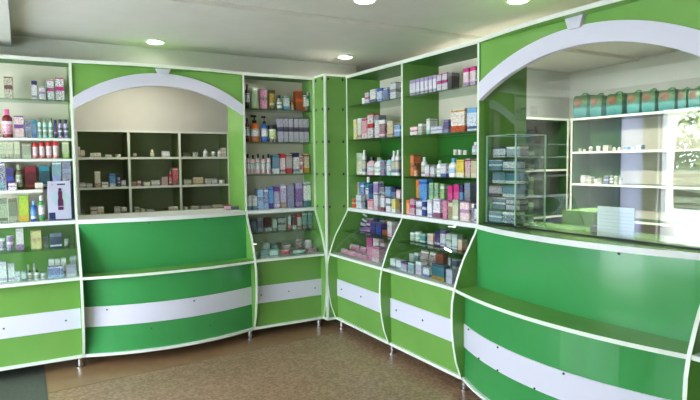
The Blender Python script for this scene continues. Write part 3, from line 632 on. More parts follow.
('L',-0.891,1.04,1.522,0.05,0.076,'bottle','white,greyw', 'white bottle, top shelf, right bay of back shelving', 0.06, 'white bottles on back shelving'),
('L',-0.811,1.04,1.522,0.04,0.067,'bottle','white,black', 'white bottle with dark top, top shelf, right bay of back shelving', 0.06, ''),
('L',-0.752,1.04,1.522,0.037,0.067,'bottle','white,greyw', 'white bottle, top shelf, right bay of back shelving', 0.06, 'white bottles on back shelving'),
('L',-0.708,1.04,1.522,0.048,0.087,'box','cream,white,grey', 'tall cream carton, top shelf, right bay of back shelving', 0.06, ''),
('L',-1.08,1.04,1.252,0.076,0.056,'box','cream,greygreen,grey', 'pale green carton, middle shelf, right bay of back shelving', 0.06, ''),
('L',-0.97,1.04,1.252,0.093,0.068,'box','beige,cream,brown', 'beige carton, middle shelf, right bay of back shelving', 0.06, ''),
('L',-0.87,1.04,1.252,0.05,0.051,'box','cream,white,grey', 'low cream carton, middle shelf, right bay of back shelving', 0.06, ''),
('L',-0.812,1.04,1.252,0.055,0.05,'box','white,greyw,grey', 'low white carton, middle shelf, right bay of back shelving', 0.06, ''),
('L',-0.731,1.04,1.252,0.066,0.048,'jar','cream,greygreen', 'cream jar, middle shelf, right bay of back shelving', 0.06, ''),
('L',-1.098,1.04,1.01,0.048,0.027,'jar','white,cream', 'white jar, bottom shelf, right bay of back shelving', 0.06, ''),
('L',-1.011,1.04,1.01,0.087,0.028,'box','cream,white,grey', 'cream carton, bottom shelf, right bay of back shelving', 0.06, ''),
('L',-0.898,1.04,1.01,0.099,0.027,'box','greyw,cream,grey', 'grey-white carton, bottom shelf, right bay of back shelving', 0.06, ''),
('L',-0.78,1.04,1.01,0.106,0.032,'box','cream,brown,white', 'cream and brown carton, bottom shelf, right bay of back shelving', 0.06, ''),
('L',-0.964,0.15,1.06,0.048,0.043,'box','pinkw,darkred,lilac', 'small pink carton, counter below the arched opening by the narrow cabinet', 0.05, ''),
('L',-0.907,0.15,1.06,0.062,0.031,'box','black,violet,grey', 'small dark carton, counter below the arched opening by the narrow cabinet', 0.05, ''),
('L',-0.806,0.05,1.912,0.041,0.202,'bottle','darkbrown,black', 'dark brown bottle with black cap, top shelf, narrow cabinet', 0.06, ''),
('L',-0.739,0.05,1.912,0.08,0.177,'tubecap','sage,white', 'wide pale green tub-shaped bottle with white lid, top shelf, narrow cabinet', 0.06, ''),
('L',-0.663,0.05,1.912,0.054,0.169,'box','pink,darkred,white', 'pink carton, top shelf, narrow cabinet', 0.06, ''),
('L',-0.584,0.05,1.912,0.069,0.165,'tube','gold,olive', 'golden tube, top shelf, narrow cabinet', 0.06, ''),
('L',-0.513,0.05,1.912,0.058,0.126,'bottle','greygreen,black', 'grey-green bottle with dark cap, top shelf, narrow cabinet', 0.06, ''),
('L',-0.453,0.05,1.912,0.05,0.12,'box','white,skyblue,teal', 'white and pale blue carton, top shelf, narrow cabinet', 0.06, ''),
('L',-0.397,0.05,1.912,0.043,0.08,'jar','beige,brown', 'small beige jar, top shelf, narrow cabinet', 0.06, ''),
('L',-0.333,0.05,1.912,0.069,0.169,'box','brown,orange,red', 'brown and orange carton, top shelf, narrow cabinet', 0.06, ''),
('L',-0.28,0.05,1.912,0.026,0.137,'box','white,red,gold', 'slim white and red carton, top shelf, narrow cabinet', 0.06, ''),
('L',-0.25,0.05,1.912,0.031,0.166,'bottle','teal,white', 'teal bottle with white cap, top shelf, narrow cabinet', 0.06, ''),
('L',-0.811,0.05,1.635,0.04,0.197,'bottle','darkred,black', 'dark red bottle, second shelf, narrow cabinet', 0.07, ''),
('L',-0.74,0.05,1.635,0.085,0.225,'pump','orange,black', 'orange pump bottle with black top, second shelf, narrow cabinet', 0.07, ''),
('L',-0.656,0.05,1.635,0.063,0.219,'pump','blue,black', 'blue pump bottle with black pump, second shelf, narrow cabinet', 0.07, ''),
('L',-0.582,0.05,1.635,0.078,0.144,'jar','yellowgreen,black', 'yellow-green tub with dark lid, second shelf, narrow cabinet', 0.07, ''),
('L',-0.516,0.05,1.635,0.044,0.21,'box','lilacw,navy,grey', 'lilac-grey carton with dark top, second shelf, narrow cabinet', 0.07, 'lilac-grey cartons with dark tops'),
('L',-0.468,0.05,1.635,0.045,0.211,'box','lilacw,navy,grey', 'lilac-grey carton with dark top, second shelf, narrow cabinet', 0.07, 'lilac-grey cartons with dark tops'),
('L',-0.418,0.05,1.635,0.046,0.211,'box','lilacw,navy,grey', 'lilac-grey carton with dark top, second shelf, narrow cabinet', 0.07, 'lilac-grey cartons with dark tops'),
('L',-0.368,0.05,1.635,0.046,0.212,'box','lilacw,navy,grey', 'lilac-grey carton with dark top, second shelf, narrow cabinet', 0.07, 'lilac-grey cartons with dark tops'),
('L',-0.319,0.05,1.635,0.047,0.213,'box','lilacw,navy,grey', 'lilac-grey carton with dark top, second shelf, narrow cabinet', 0.07, 'lilac-grey cartons with dark tops'),
('L',-0.267,0.05,1.635,0.047,0.213,'box','lilacw,navy,grey', 'lilac-grey carton with dark top, second shelf, narrow cabinet', 0.07, 'lilac-grey cartons with dark tops'),
('L',-0.815,0.05,1.362,0.039,0.17,'bottle','pinkw,black', 'pale pink bottle with black cap, third shelf, narrow cabinet', 0.07, 'pale pink bottles with black caps'),
('L',-0.768,0.05,1.362,0.039,0.161,'bottle','pinkw,black', 'pale pink bottle with black cap, third shelf, narrow cabinet', 0.07, 'pale pink bottles with black caps'),
('L',-0.722,0.05,1.362,0.039,0.17,'bottle','pinkw,black', 'pale pink bottle with black cap, third shelf, narrow cabinet', 0.07, 'pale pink bottles with black caps'),
('L',-0.675,0.05,1.362,0.039,0.161,'bottle','pinkw,black', 'pale pink bottle with black cap, third shelf, narrow cabinet', 0.07, 'pale pink bottles with black caps'),
('L',-0.628,0.05,1.362,0.04,0.169,'bottle','pinkw,black', 'pale pink bottle with black cap, third shelf, narrow cabinet', 0.07, 'pale pink bottles with black caps'),
('L',-0.564,0.05,1.362,0.065,0.161,'box','greyblue,white,teal', 'grey-blue carton, third shelf, narrow cabinet', 0.07, ''),
('L',-0.501,0.05,1.362,0.052,0.169,'box','white,red,grey', 'white carton with red top, third shelf, narrow cabinet', 0.07, ''),
('L',-0.442,0.05,1.362,0.057,0.169,'box','greyw,red,brown', 'grey carton with red top, third shelf, narrow cabinet', 0.07, ''),
('L',-0.373,0.05,1.362,0.063,0.178,'box','white,navy,greyblue', 'white carton with navy top, third shelf, narrow cabinet', 0.07, ''),
('L',-0.319,0.05,1.362,0.036,0.151,'tube','red,white', 'red tube, third shelf, narrow cabinet', 0.07, ''),
('L',-0.269,0.05,1.362,0.051,0.169,'box','cream,gold,darkred', 'cream carton, third shelf, narrow cabinet', 0.07, ''),
('L',-0.81,0.05,1.06,0.038,0.118,'box','white,teal,greyw', 'low white carton with teal print, counter, narrow cabinet', 0.07, 'low white and teal cartons'),
('L',-0.765,0.05,1.06,0.04,0.116,'box','white,teal,greyw', 'low white carton with teal print, counter, narrow cabinet', 0.07, 'low white and teal cartons'),
('L',-0.713,0.05,1.06,0.054,0.174,'box','skyblue,blue,white', 'light blue carton, counter, narrow cabinet', 0.07, ''),
('L',-0.66,0.05,1.06,0.04,0.172,'box','blue,skyblue,white', 'blue carton, counter, narrow cabinet', 0.07, ''),
('L',-0.615,0.05,1.06,0.042,0.184,'box','skyblue,violet,blue', 'sky blue carton with violet print, counter, narrow cabinet', 0.07, ''),
('L',-0.565,0.05,1.06,0.051,0.187,'box','lilacw,violet,white', 'pale violet carton, counter, narrow cabinet', 0.07, ''),
('L',-0.502,0.05,1.06,0.059,0.202,'box','lilac,brown,white', 'lilac carton with brown print, counter, narrow cabinet', 0.07, ''),
('L',-0.431,0.05,1.06,0.069,0.2,'box','greyblue,grey,lilac', 'grey-blue carton, counter, narrow cabinet', 0.07, ''),
('L',-0.351,0.05,1.06,0.072,0.211,'box','violet,lilac,grey', 'violet carton, counter, narrow cabinet', 0.07, ''),
('L',-0.291,0.05,1.06,0.036,0.218,'box','white,teal,grey', 'tall white and teal carton, counter, narrow cabinet', 0.07, 'tall white cartons by the right panel'),
('L',-0.254,0.05,1.06,0.038,0.221,'box','white,teal,grey', 'tall white and teal carton, counter, narrow cabinet', 0.07, 'tall white cartons by the right panel'),
('L',-0.788,0.02,0.872,0.049,0.112,'box','greyblue,navy,grey', 'grey-blue carton, glass shelf of narrow display case', 0.05, ''),
('L',-0.734,0.02,0.872,0.049,0.109,'box','navy,greyblue,lilac', 'navy carton, glass shelf of narrow display case', 0.05, ''),
('L',-0.657,0.02,0.872,0.059,0.113,'box','black,white,darkred', 'black carton with white disc, glass shelf of narrow display case', 0.05, ''),
('L',-0.598,0.02,0.872,0.042,0.092,'box','white,grey,sage', 'white carton, glass shelf of narrow display case', 0.05, ''),
('L',-0.53,0.02,0.872,0.075,0.106,'box','white,grey,black', 'white carton with grey lines, glass shelf of narrow display case', 0.05, ''),
('L',-0.454,0.02,0.872,0.033,0.11,'tube','paleteal,red', 'pale green tube, glass shelf of narrow display case', 0.05, ''),
('L',-0.411,0.02,0.872,0.035,0.125,'box','darkred,white,grey', 'dark red carton, glass shelf of narrow display case', 0.05, ''),
('L',-0.367,0.02,0.872,0.044,0.132,'box','white,red,grey', 'white carton with red print, glass shelf of narrow display case', 0.05, ''),
('L',-0.314,0.02,0.872,0.044,0.138,'box','teal,black,white', 'dark teal carton, glass shelf of narrow display case', 0.05, 'dark teal cartons'),
('L',-0.26,0.02,0.872,0.044,0.139,'box','teal,black,white', 'dark teal carton, glass shelf of narrow display case', 0.05, 'dark teal cartons'),
('L',-0.753,-0.125,0.672,0.074,0.056,'box','paleteal,white,teal', 'mint carton on the left, bottom of narrow display case', 0.07, ''),
('L',-0.669,-0.125,0.672,0.084,0.057,'box','white,paleteal,teal', 'white and mint carton, bottom of narrow display case', 0.06, ''),
('L',-0.554,-0.125,0.672,0.092,0.047,'pack','red,pinkw', 'red pouch, bottom of narrow display case', 0.06, ''),
('L',-0.424,-0.125,0.672,0.131,0.036,'pack','paleteal,teal', 'mint pouch, bottom of narrow display case', 0.06, ''),
('L',-0.292,-0.125,0.672,0.096,0.042,'pack','darkred,pink', 'dark red pouch, bottom of narrow display case', 0.06, ''),
('L',-0.367,0.0,0.672,0.077,0.113,'pack','darkred,red', 'dark red pouch at the back, bottom of narrow display case', 0.06, ''),
('L',-0.278,0.0,0.672,0.088,0.097,'pack','pinkw,red', 'pale pink pouch at the back, bottom of narrow display case', 0.06, ''),
('R',-0.363,0.06,1.94,0.05,0.056,'jar','white,white', 'tiny white jar, top glass shelf, cabinet right of the corner', 0.07, ''),
('R',-0.43,0.06,1.94,0.068,0.095,'box','white,pink,navy', 'white and pink carton, top glass shelf, cabinet right of the corner', 0.07, ''),
('R',-0.53,0.06,1.94,0.093,0.108,'box','white,navy,greyw', 'white carton, top glass shelf, cabinet right of the corner', 0.07, ''),
('R',-0.633,0.06,1.94,0.081,0.105,'box','white,blue,skyblue', 'white carton with blue foot, top glass shelf, cabinet right of the corner', 0.07, ''),
('R',-0.715,0.06,1.94,0.065,0.099,'box','blue,navy,white', 'blue carton, top glass shelf, cabinet right of the corner', 0.07, ''),
('R',-0.825,0.06,1.94,0.083,0.129,'box','white,grey,greyw', 'tall white carton, top glass shelf, cabinet right of the corner', 0.07, ''),
('R',-0.242,0.06,1.65,0.055,0.172,'box','yellow,cream,white', 'pale yellow carton, second shelf, cabinet right of the corner', 0.07, ''),
('R',-0.303,0.06,1.65,0.066,0.179,'box','cream,white,brown', 'cream carton, second shelf, cabinet right of the corner', 0.07, ''),
('R',-0.391,0.06,1.65,0.082,0.176,'box','pinkw,white,red', 'white and pink carton, second shelf, cabinet right of the corner', 0.07, ''),
('R',-0.485,0.06,1.65,0.09,0.202,'box','white,red,darkred', 'tall white carton with red top, second shelf, cabinet right of the corner', 0.07, ''),
('R',-0.582,0.06,1.65,0.073,0.183,'box','white,grey,pinkw', 'white carton, second shelf, cabinet right of the corner', 0.07, ''),
('R',-0.665,0.06,1.65,0.083,0.14,'box','darkred,white,pinkw', 'dark red and white carton, second shelf, cabinet right of the corner', 0.07, ''),
('R',-0.779,0.06,1.65,0.082,0.121,'box','beige,cream,brown', 'beige carton, second shelf, cabinet right of the corner', 0.07, ''),
('R',-0.878,0.06,1.65,0.082,0.087,'box','skyblue,white,lilac', 'pale blue carton, second shelf, cabinet right of the corner', 0.07, ''),
('R',-0.272,0.06,1.345,0.116,0.189,'jar','cream,sage', 'big cream jar, third shelf, cabinet right of the corner', 0.07, ''),
('R',-0.354,0.06,1.345,0.044,0.212,'bottle','white,white', 'slim white bottle, third shelf, cabinet right of the corner', 0.07, ''),
('R',-0.444,0.06,1.345,0.104,0.151,'bottle','pinkw,black', 'pinkish bottle with dark cap, third shelf, cabinet right of the corner', 0.07, ''),
('R',-0.561,0.06,1.345,0.099,0.146,'bottle','white,sage', 'white bottle with green cap, third shelf, cabinet right of the corner', 0.07, ''),
('R',-0.659,0.06,1.345,0.067,0.12,'box','violet,teal,white', 'violet and teal carton, third shelf, cabinet right of the corner', 0.07, ''),
('R',-0.74,0.06,1.345,0.065,0.159,'bottle','paleteal,black', 'mint bottle with dark cap, third shelf, cabinet right of the corner', 0.07, ''),
('R',-0.804,0.06,1.345,0.048,0.194,'bottle','white,white', 'white bottle, third shelf, cabinet right of the corner', 0.07, 'white bottles against the dark panel'),
('R',-0.861,0.06,1.345,0.045,0.2,'bottle','white,white', 'white bottle, third shelf, cabinet right of the corner', 0.07, 'white bottles against the dark panel'),
('R',-0.226,0.09,1.06,0.024,0.216,'box','orange,gold,cream', 'slim orange carton, counter, cabinet right of the corner', 0.06, ''),
('R',-0.25,0.09,1.06,0.022,0.219,'box','paleteal,skyblue,white', 'mint carton, counter, cabinet right of the corner', 0.06, ''),
('R',-0.289,0.09,1.06,0.054,0.203,'box','blue,navy,white', 'blue carton, counter, cabinet right of the corner', 0.06, ''),
('R',-0.353,0.09,1.06,0.058,0.27,'bottle','teal,white', 'tall teal bottle, counter, cabinet right of the corner', 0.06, ''),
('R',-0.426,0.09,1.06,0.072,0.207,'box','navy,teal,blue', 'navy carton, counter, cabinet right of the corner', 0.06, ''),
('R',-0.517,0.09,1.06,0.078,0.227,'box','lilac,white,violet', 'lilac carton, counter, cabinet right of the corner', 0.06, ''),
('R',-0.609,0.09,1.06,0.075,0.188,'box','white,grey,pinkw', 'white carton, counter, cabinet right of the corner', 0.06, ''),
('R',-0.701,0.09,1.06,0.08,0.191,'box','skyblue,white,grey', 'pale blue carton, counter, cabinet right of the corner', 0.06, ''),
('R',-0.776,0.09,1.06,0.057,0.193,'box','greyblue,navy,white', 'grey-blue carton, counter, cabinet right of the corner', 0.06, ''),
('R',-0.841,0.09,1.06,0.055,0.172,'box','pinkw,darkred,white', 'pink carton, counter, cabinet right of the corner', 0.06, ''),
('R',-0.269,0.02,1.06,0.048,0.075,'box','orange,cream,red', 'tiny orange carton, counter front row, cabinet right of the corner', 0.04, ''),
('R',-0.352,0.02,1.06,0.092,0.113,'box','white,greyw,teal', 'small white carton, counter front row, cabinet right of the corner', 0.04, ''),
('R',-0.538,0.02,1.06,0.086,0.084,'box','pinkw,white,red', 'small pinkish white carton, counter front row, cabinet right of the corner', 0.04, ''),
('R',-0.621,0.02,1.06,0.056,0.141,'box','white,pinkw,grey', 'small tall white carton, counter front row, cabinet right of the corner', 0.04, ''),
('R',-0.723,0.02,1.06,0.058,0.122,'box','white,darkred,grey', 'small white and dark red carton, counter front row, cabinet right of the corner', 0.04, ''),
('R',-0.811,0.02,1.06,0.061,0.11,'box','white,teal,lilac', 'small white and teal carton, counter front row, cabinet right of the corner', 0.04, ''),
('R',-0.885,0.02,1.06,0.055,0.106,'box','yellow,white,sage', 'small pale yellow carton, counter front row, cabinet right of the corner', 0.04, ''),
('R',-0.374,0.02,0.866,0.091,0.042,'pack','violet,navy', 'violet pouch, glass shelf of display case right of the corner', 0.06, ''),
('R',-0.476,0.02,0.866,0.096,0.051,'pack','pink,violet', 'pink and violet pouch, glass shelf of display case right of the corner', 0.06, ''),
('R',-0.576,0.02,0.866,0.085,0.085,'box','navy,blue,violet', 'navy carton, glass shelf of display case right of the corner', 0.06, ''),
('R',-0.666,0.02,0.866,0.082,0.085,'box','blue,violet,navy', 'blue carton, glass shelf of display case right of the corner', 0.06, ''),
('R',-0.75,0.02,0.866,0.073,0.044,'box','brown,darkred,orange', 'brown carton, glass shelf of display case right of the corner', 0.06, ''),
('R',-0.831,0.02,0.866,0.068,0.116,'box','pinkw,white,pink', 'pale pink carton, glass shelf of display case right of the corner', 0.06, ''),
('R',-0.32,-0.13,0.672,0.12,0.043,'pack','pink,pinkw', 'pink sleeve, bottom of display case right of the corner', 0.06, 'pink sleeves in two layers'),
('R',-0.442,-0.13,0.672,0.107,0.041,'pack','pink,pinkw', 'pink sleeve, bottom of display case right of the corner', 0.06, 'pink sleeves in two layers'),
('R',-0.554,-0.13,0.672,0.102,0.04,'pack','pink,pinkw', 'pink sleeve, bottom of display case right of the corner', 0.06, 'pink sleeves in two layers'),
('R',-0.655,-0.13,0.672,0.086,0.037,'pack','pink,pinkw', 'pink sleeve, bottom of display case right of the corner', 0.06, 'pink sleeves in two layers'),
('R',-0.251,-0.01,0.672,0.075,0.065,'pack','pink,pinkw', 'pink sleeve, bottom of display case right of the corner', 0.06, 'pink sleeves in two layers'),
('R',-0.325,-0.01,0.672,0.071,0.066,'pack','pink,pinkw', 'pink sleeve, bottom of display case right of the corner', 0.06, 'pink sleeves in two layers'),
('R',-0.427,-0.01,0.672,0.098,0.064,'pack','pink,pinkw', 'pink sleeve, bottom of display case right of the corner', 0.06, 'pink sleeves in two layers'),
('R',-0.71,-0.1,0.672,0.075,0.106,'box','magenta,pink,white', 'magenta carton, bottom of display case right of the corner', 0.06, ''),
('R',-0.808,-0.1,0.672,0.109,0.118,'box','pinkw,white,magenta', 'white and pink carton, bottom of display case right of the corner', 0.06, ''),
('R',-0.991,0.06,1.938,0.046,0.116,'box','white,lilac,grey', 'slim white carton with a lilac band, top shelf, cabinet beside the arched window', 0.07, 'row of slim white cartons'),
('R',-1.064,0.06,1.938,0.037,0.116,'box','white,lilac,grey', 'slim white carton with a lilac band, top shelf, cabinet beside the arched window', 0.07, 'row of slim white cartons'),
('R',-1.102,0.06,1.938,0.036,0.116,'box','white,lilac,grey', 'slim white carton with a lilac band, top shelf, cabinet beside the arched window', 0.07, 'row of slim white cartons'),
('R',-1.148,0.06,1.938,0.044,0.117,'box','white,lilac,grey', 'slim white carton with a lilac band, top shelf, cabinet beside the arched window', 0.07, 'row of slim white cartons'),
('R',-1.198,0.06,1.938,0.043,0.117,'box','white,lilac,grey', 'slim white carton with a lilac band, top shelf, cabinet beside the arched window', 0.07, 'row of slim white cartons'),
('R',-1.247,0.06,1.938,0.042,0.117,'box','white,lilac,grey', 'slim white carton with a lilac band, top shelf, cabinet beside the arched window', 0.07, 'row of slim white cartons'),
('R',-1.295,0.06,1.938,0.042,0.118,'box','white,lilac,grey', 'slim white carton with a lilac band, top shelf, cabinet beside the arched window', 0.07, 'row of slim white cartons'),
('R',-1.342,0.06,1.938,0.04,0.118,'box','white,lilac,grey', 'slim white carton with a lilac band, top shelf, cabinet beside the arched window', 0.07, 'row of slim white cartons'),
('R',-1.393,0.06,1.938,0.049,0.116,'box','white,magenta,navy', 'white and magenta carton, top shelf, cabinet beside the arched window', 0.07, 'white and magenta cartons ending the row'),
('R',-1.454,0.06,1.938,0.055,0.117,'box','white,magenta,navy', 'white and magenta carton, top shelf, cabinet beside the arched window', 0.07, 'white and magenta cartons ending the row'),
('R',-1.51,0.06,1.938,0.041,0.11,'box','darkbrown,grey,black', 'dark slim carton, top shelf, cabinet beside the arched window', 0.07, ''),
('R',-1.669,0.06,1.938,0.054,0.117,'box','white,magenta,lilac', 'tall white and magenta carton, top shelf, cabinet beside the arched window', 0.07, 'pair of tall white and magenta cartons'),
('R',-1.734,0.06,1.938,0.057,0.117,'box','white,magenta,lilac', 'tall white and magenta carton, top shelf, cabinet beside the arched window', 0.07, 'pair of tall white and magenta cartons'),
('R',-0.993,0.06,1.648,0.054,0.123,'box','peach,orange,cream', 'peach carton, second shelf, cabinet beside the arched window', 0.07, ''),
('R',-1.093,0.06,1.648,0.094,0.062,'box','white,red,pinkw', 'white carton with red print, second shelf, cabinet beside the arched window', 0.07, ''),
('R',-1.165,0.06,1.648,0.045,0.079,'box','sage,white,green', 'pale green carton, second shelf, cabinet beside the arched window', 0.07, ''),
('R',-1.267,0.06,1.648,0.043,0.108,'box','white,paleteal,sage', 'tall white carton, second shelf, cabinet beside the arched window', 0.07, ''),
('R',-1.365,0.06,1.648,0.141,0.049,'box','white,lilac,greyblue', 'wide white carton, second shelf, cabinet beside the arched window', 0.07, ''),
('R',-1.474,0.06,1.648,0.06,0.087,'box','navy,greyblue,lilac', 'navy carton, second shelf, cabinet beside the arched window', 0.07, ''),
('R',-1.589,0.06,1.648,0.149,0.152,'box','white,red,gold', 'big white carton with red foot, second shelf, cabinet beside the arched window', 0.07, ''),
('R',-1.726,0.06,1.648,0.093,0.147,'box','white,skyblue,navy', 'big white and sky blue carton, second shelf, cabinet beside the arched window', 0.07, ''),
('R',-0.992,0.06,1.345,0.056,0.167,'box','darkred,orange,pink', 'red-brown carton, third shelf, cabinet beside the arched window', 0.07, ''),
('R',-1.066,0.06,1.345,0.04,0.158,'box','orange,darkred,peach', 'orange carton, third shelf, cabinet beside the arched window', 0.07, ''),
('R',-1.107,0.06,1.345,0.039,0.076,'jar','peach,brown', 'peach jar, third shelf, cabinet beside the arched window', 0.07, ''),
('R',-1.199,0.06,1.345,0.048,0.141,'bottle','white,white', 'white bottle, third shelf, cabinet beside the arched window', 0.07, ''),
('R',-1.259,0.06,1.345,0.052,0.083,'box','white,pinkw,grey', 'low white carton, third shelf, cabinet beside the arched window', 0.07, ''),
('R',-1.314,0.06,1.345,0.046,0.069,'box','white,greyw,grey', 'tiny white carton, third shelf, cabinet beside the arched window', 0.07, ''),
('R',-1.369,0.06,1.345,0.047,0.115,'bottle','white,sage', 'white bottle with green cap, third shelf, cabinet beside the arched window', 0.07, ''),
('R',-1.437,0.06,1.345,0.065,0.09,'box','white,blue,grey', 'white and blue carton, third shelf, cabinet beside the arched window', 0.07, ''),
('R',-1.516,0.06,1.345,0.074,0.128,'bottle','white,skyblue', 'tall white and blue bottle, third shelf, cabinet beside the arched window', 0.07, ''),
('R',-1.613,0.06,1.345,0.08,0.116,'box','yellow,white,gold', 'pale yellow carton, third shelf, cabinet beside the arched window', 0.07, ''),
('R',-1.691,0.06,1.345,0.056,0.122,'box','pinkw,cream,darkred', 'pale pink carton, third shelf, cabinet beside the arched window', 0.07, ''),
('R',-1.752,0.06,1.345,0.052,0.108,'box','beige,cream,sage', 'beige carton, third shelf, cabinet beside the arched window', 0.07, ''),
('R',-1.503,0.1,1.495,0.038,0.038,'jar','cream,white', 'cream jar, short glass shelf, cabinet beside the arched window', 0.05, 'row of cream jars'),
('R',-1.554,0.1,1.495,0.037,0.035,'jar','cream,white', 'cream jar, short glass shelf, cabinet beside the arched window', 0.05, 'row of cream jars'),
('R',-1.605,0.1,1.495,0.036,0.031,'jar','cream,white', 'cream jar, short glass shelf, cabinet beside the arched window', 0.05, 'row of cream jars'),
('R',-1.693,0.1,1.495,0.052,0.083,'bottle','lilacw,white', 'white bottle at the right end, short glass shelf, cabinet beside the arched window', 0.05, ''),
('R',-0.966,0.11,1.06,0.079,0.241,'box','orange,red,peach', 'orange carton, counter back row, cabinet beside the arched window', 0.06, ''),
('R',-1.066,0.11,1.06,0.039,0.254,'box','gold,orange,cream', 'slim gold carton, counter back row, cabinet beside the arched window', 0.06, ''),
('R',-1.139,0.11,1.06,0.104,0.26,'box','skyblue,white,blue', 'white and blue carton, counter back row, cabinet beside the arched window', 0.06, ''),
('R',-1.24,0.11,1.06,0.051,0.237,'box','green,lime,white', 'green carton, counter back row, cabinet beside the arched window', 0.06, 'green cartons'),
('R',-1.299,0.11,1.06,0.048,0.235,'box','green,lime,white', 'green carton, counter back row, cabinet beside the arched window', 0.06, 'green cartons'),
('R',-1.363,0.11,1.06,0.045,0.229,'box','lime,green,white', 'lime green carton, counter back row, cabinet beside the arched window', 0.06, ''),
('R',-1.451,0.11,1.06,0.054,0.221,'box','pink,magenta,white', 'pink carton, counter back row, cabinet beside the arched window', 0.06, 'pair of pink cartons'),
('R',-1.517,0.11,1.06,0.058,0.234,'box','pink,magenta,white', 'pink carton, counter back row, cabinet beside the arched window', 0.06, 'pair of pink cartons'),
('R',-1.574,0.11,1.06,0.035,0.232,'box','skyblue,navy,white', 'slim blue carton, counter back row, cabinet beside the arched window', 0.06, ''),
('R',-1.629,0.11,1.06,0.065,0.247,'box','grey,black,greyblue', 'dark grey carton, counter back row, cabinet beside the arched window', 0.06, ''),
('R',-1.067,0.03,1.06,0.042,0.105,'box','peach,orange,pinkw', 'peach carton, counter front row, cabinet beside the arched window', 0.05, ''),
('R',-1.12,0.03,1.06,0.062,0.12,'box','pinkw,magenta,black', 'white and magenta carton, counter front row, cabinet beside the arched window', 0.05, ''),
('R',-1.194,0.03,1.06,0.068,0.106,'box','white,grey,lilac', 'white carton, counter front row, cabinet beside the arched window', 0.05, ''),
('R',-1.26,0.03,1.06,0.047,0.11,'box','navy,white,blue', 'navy and white carton, counter front row, cabinet beside the arched window', 0.05, ''),
('R',-1.324,0.03,1.06,0.057,0.12,'box','white,greyw,lilac', 'small white carton, counter front row, cabinet beside the arched window', 0.05, ''),
('R',-1.403,0.03,1.06,0.077,0.131,'box','white,darkred,lilac', 'white carton with dark red print, counter front row, cabinet beside the arched window', 0.05, ''),
('R',-1.487,0.03,1.06,0.048,0.122,'box','magenta,pink,white', 'magenta carton, counter front row, cabinet beside the arched window', 0.05, ''),
('R',-1.543,0.03,1.06,0.05,0.111,'box','brown,cream,green', 'brown carton, counter front row, cabinet beside the arched window', 0.05, ''),
('R',-1.607,0.03,1.06,0.059,0.135,'box','cream,sage,white', 'pale cream carton, counter front row, cabinet beside the arched window', 0.05, ''),
('R',-1.695,0.03,1.06,0.097,0.126,'box','white,lilac,red', 'broad white carton, counter front row, cabinet beside the arched window', 0.05, ''),
('R',-1.769,0.03,1.06,0.026,0.118,'box','navy,white,grey', 'slim navy carton, counter front row, cabinet beside the arched window', 0.05, ''),
('R',-1.799,0.03,1.06,0.026,0.113,'box','white,navy,grey', 'slim white carton, counter front row, cabinet beside the arched window', 0.05, ''),
('R',-1.111,0.02,0.866,0.057,0.061,'jar','sage,white', 'pale green jar, glass shelf of display case beside the arched window', 0.05, 'pale green jars'),
('R',-1.175,0.02,0.866,0.057,0.071,'jar','sage,white', 'pale green jar, glass shelf of display case beside the arched window', 0.05, 'pale green jars'),
('R',-1.249,0.02,0.866,0.06,0.064,'box','teal,paleteal,white', 'teal carton, glass shelf of display case beside the arched window', 0.05, ''),
('R',-1.341,0.02,0.866,0.065,0.074,'box','peach,pinkw,white', 'peach carton, glass shelf of display case beside the arched window', 0.05, ''),
('R',-1.415,0.02,0.866,0.056,0.102,'box','violet,navy,white', 'violet carton, glass shelf of display case beside the arched window', 0.05, ''),
('R',-1.478,0.02,0.866,0.059,0.112,'box','white,violet,lilac', 'white and violet carton, glass shelf of display case beside the arched window', 0.05, ''),
('R',-1.544,0.02,0.866,0.052,0.095,'box','white,sage,grey', 'white carton, glass shelf of display case beside the arched window', 0.05, ''),
('R',-1.604,0.02,0.866,0.054,0.094,'box','white,greyw,lilac', 'plain white carton, glass shelf of display case beside the arched window', 0.05, ''),
('R',-1.663,0.02,0.866,0.045,0.067,'box','peach,orange,white', 'small peach carton, glass shelf of display case beside the arched window', 0.05, ''),
('R',-1.091,-0.13,0.672,0.065,0.067,'box','white,navy,greyw', 'white and navy carton, bottom of display case beside the arched window', 0.05, 'white and navy cartons'),
('R',-1.163,-0.13,0.672,0.063,0.066,'box','white,navy,greyw', 'white and navy carton, bottom of display case beside the arched window', 0.05, 'white and navy cartons'),
('R',-1.237,-0.13,0.672,0.074,0.066,'box','lilacw,violet,white', 'pale lilac carton, bottom of display case beside the arched window', 0.05, ''),
('R',-1.321,-0.13,0.672,0.07,0.071,'box','teal,greyblue,white', 'teal carton, bottom of display case beside the arched window', 0.05, ''),
('R',-1.403,-0.13,0.672,0.069,0.09,'box','lilac,white,pinkw', 'lilac carton, bottom of display case beside the arched window', 0.05, ''),
('R',-1.483,-0.13,0.672,0.071,0.061,'box','white,blue,lilac', 'white carton with blue print, bottom of display case beside the arched window', 0.05, ''),
('R',-1.616,-0.13,0.672,0.14,0.102,'box','teal,gold,navy', 'teal carton with golden picture, bottom of display case beside the arched window', 0.05, ''),
('R',-1.733,-0.13,0.672,0.064,0.088,'box','lilac,greyblue,white', 'lilac blue carton, bottom of display case beside the arched window', 0.05, ''),
('R',-1.275,0.0,0.672,0.094,0.143,'pack','darkred,red', 'dark red pouch at the back, bottom of display case beside the arched window', 0.05, ''),
('R',-1.373,0.0,0.672,0.079,0.145,'pack','darkred,pink', 'dark red and pink pouch at the back, bottom of display case beside the arched window', 0.05, ''),
('R',-1.47,0.0,0.672,0.082,0.144,'box','darkred,navy,brown', 'dark red carton at the back, bottom of display case beside the arched window', 0.05, ''),
('R',-0.287,0.1,0.866,0.085,0.073,'box','white,violet,navy', 'white and violet carton, rear of glass shelf, case right of the corner', 0.05, ''),
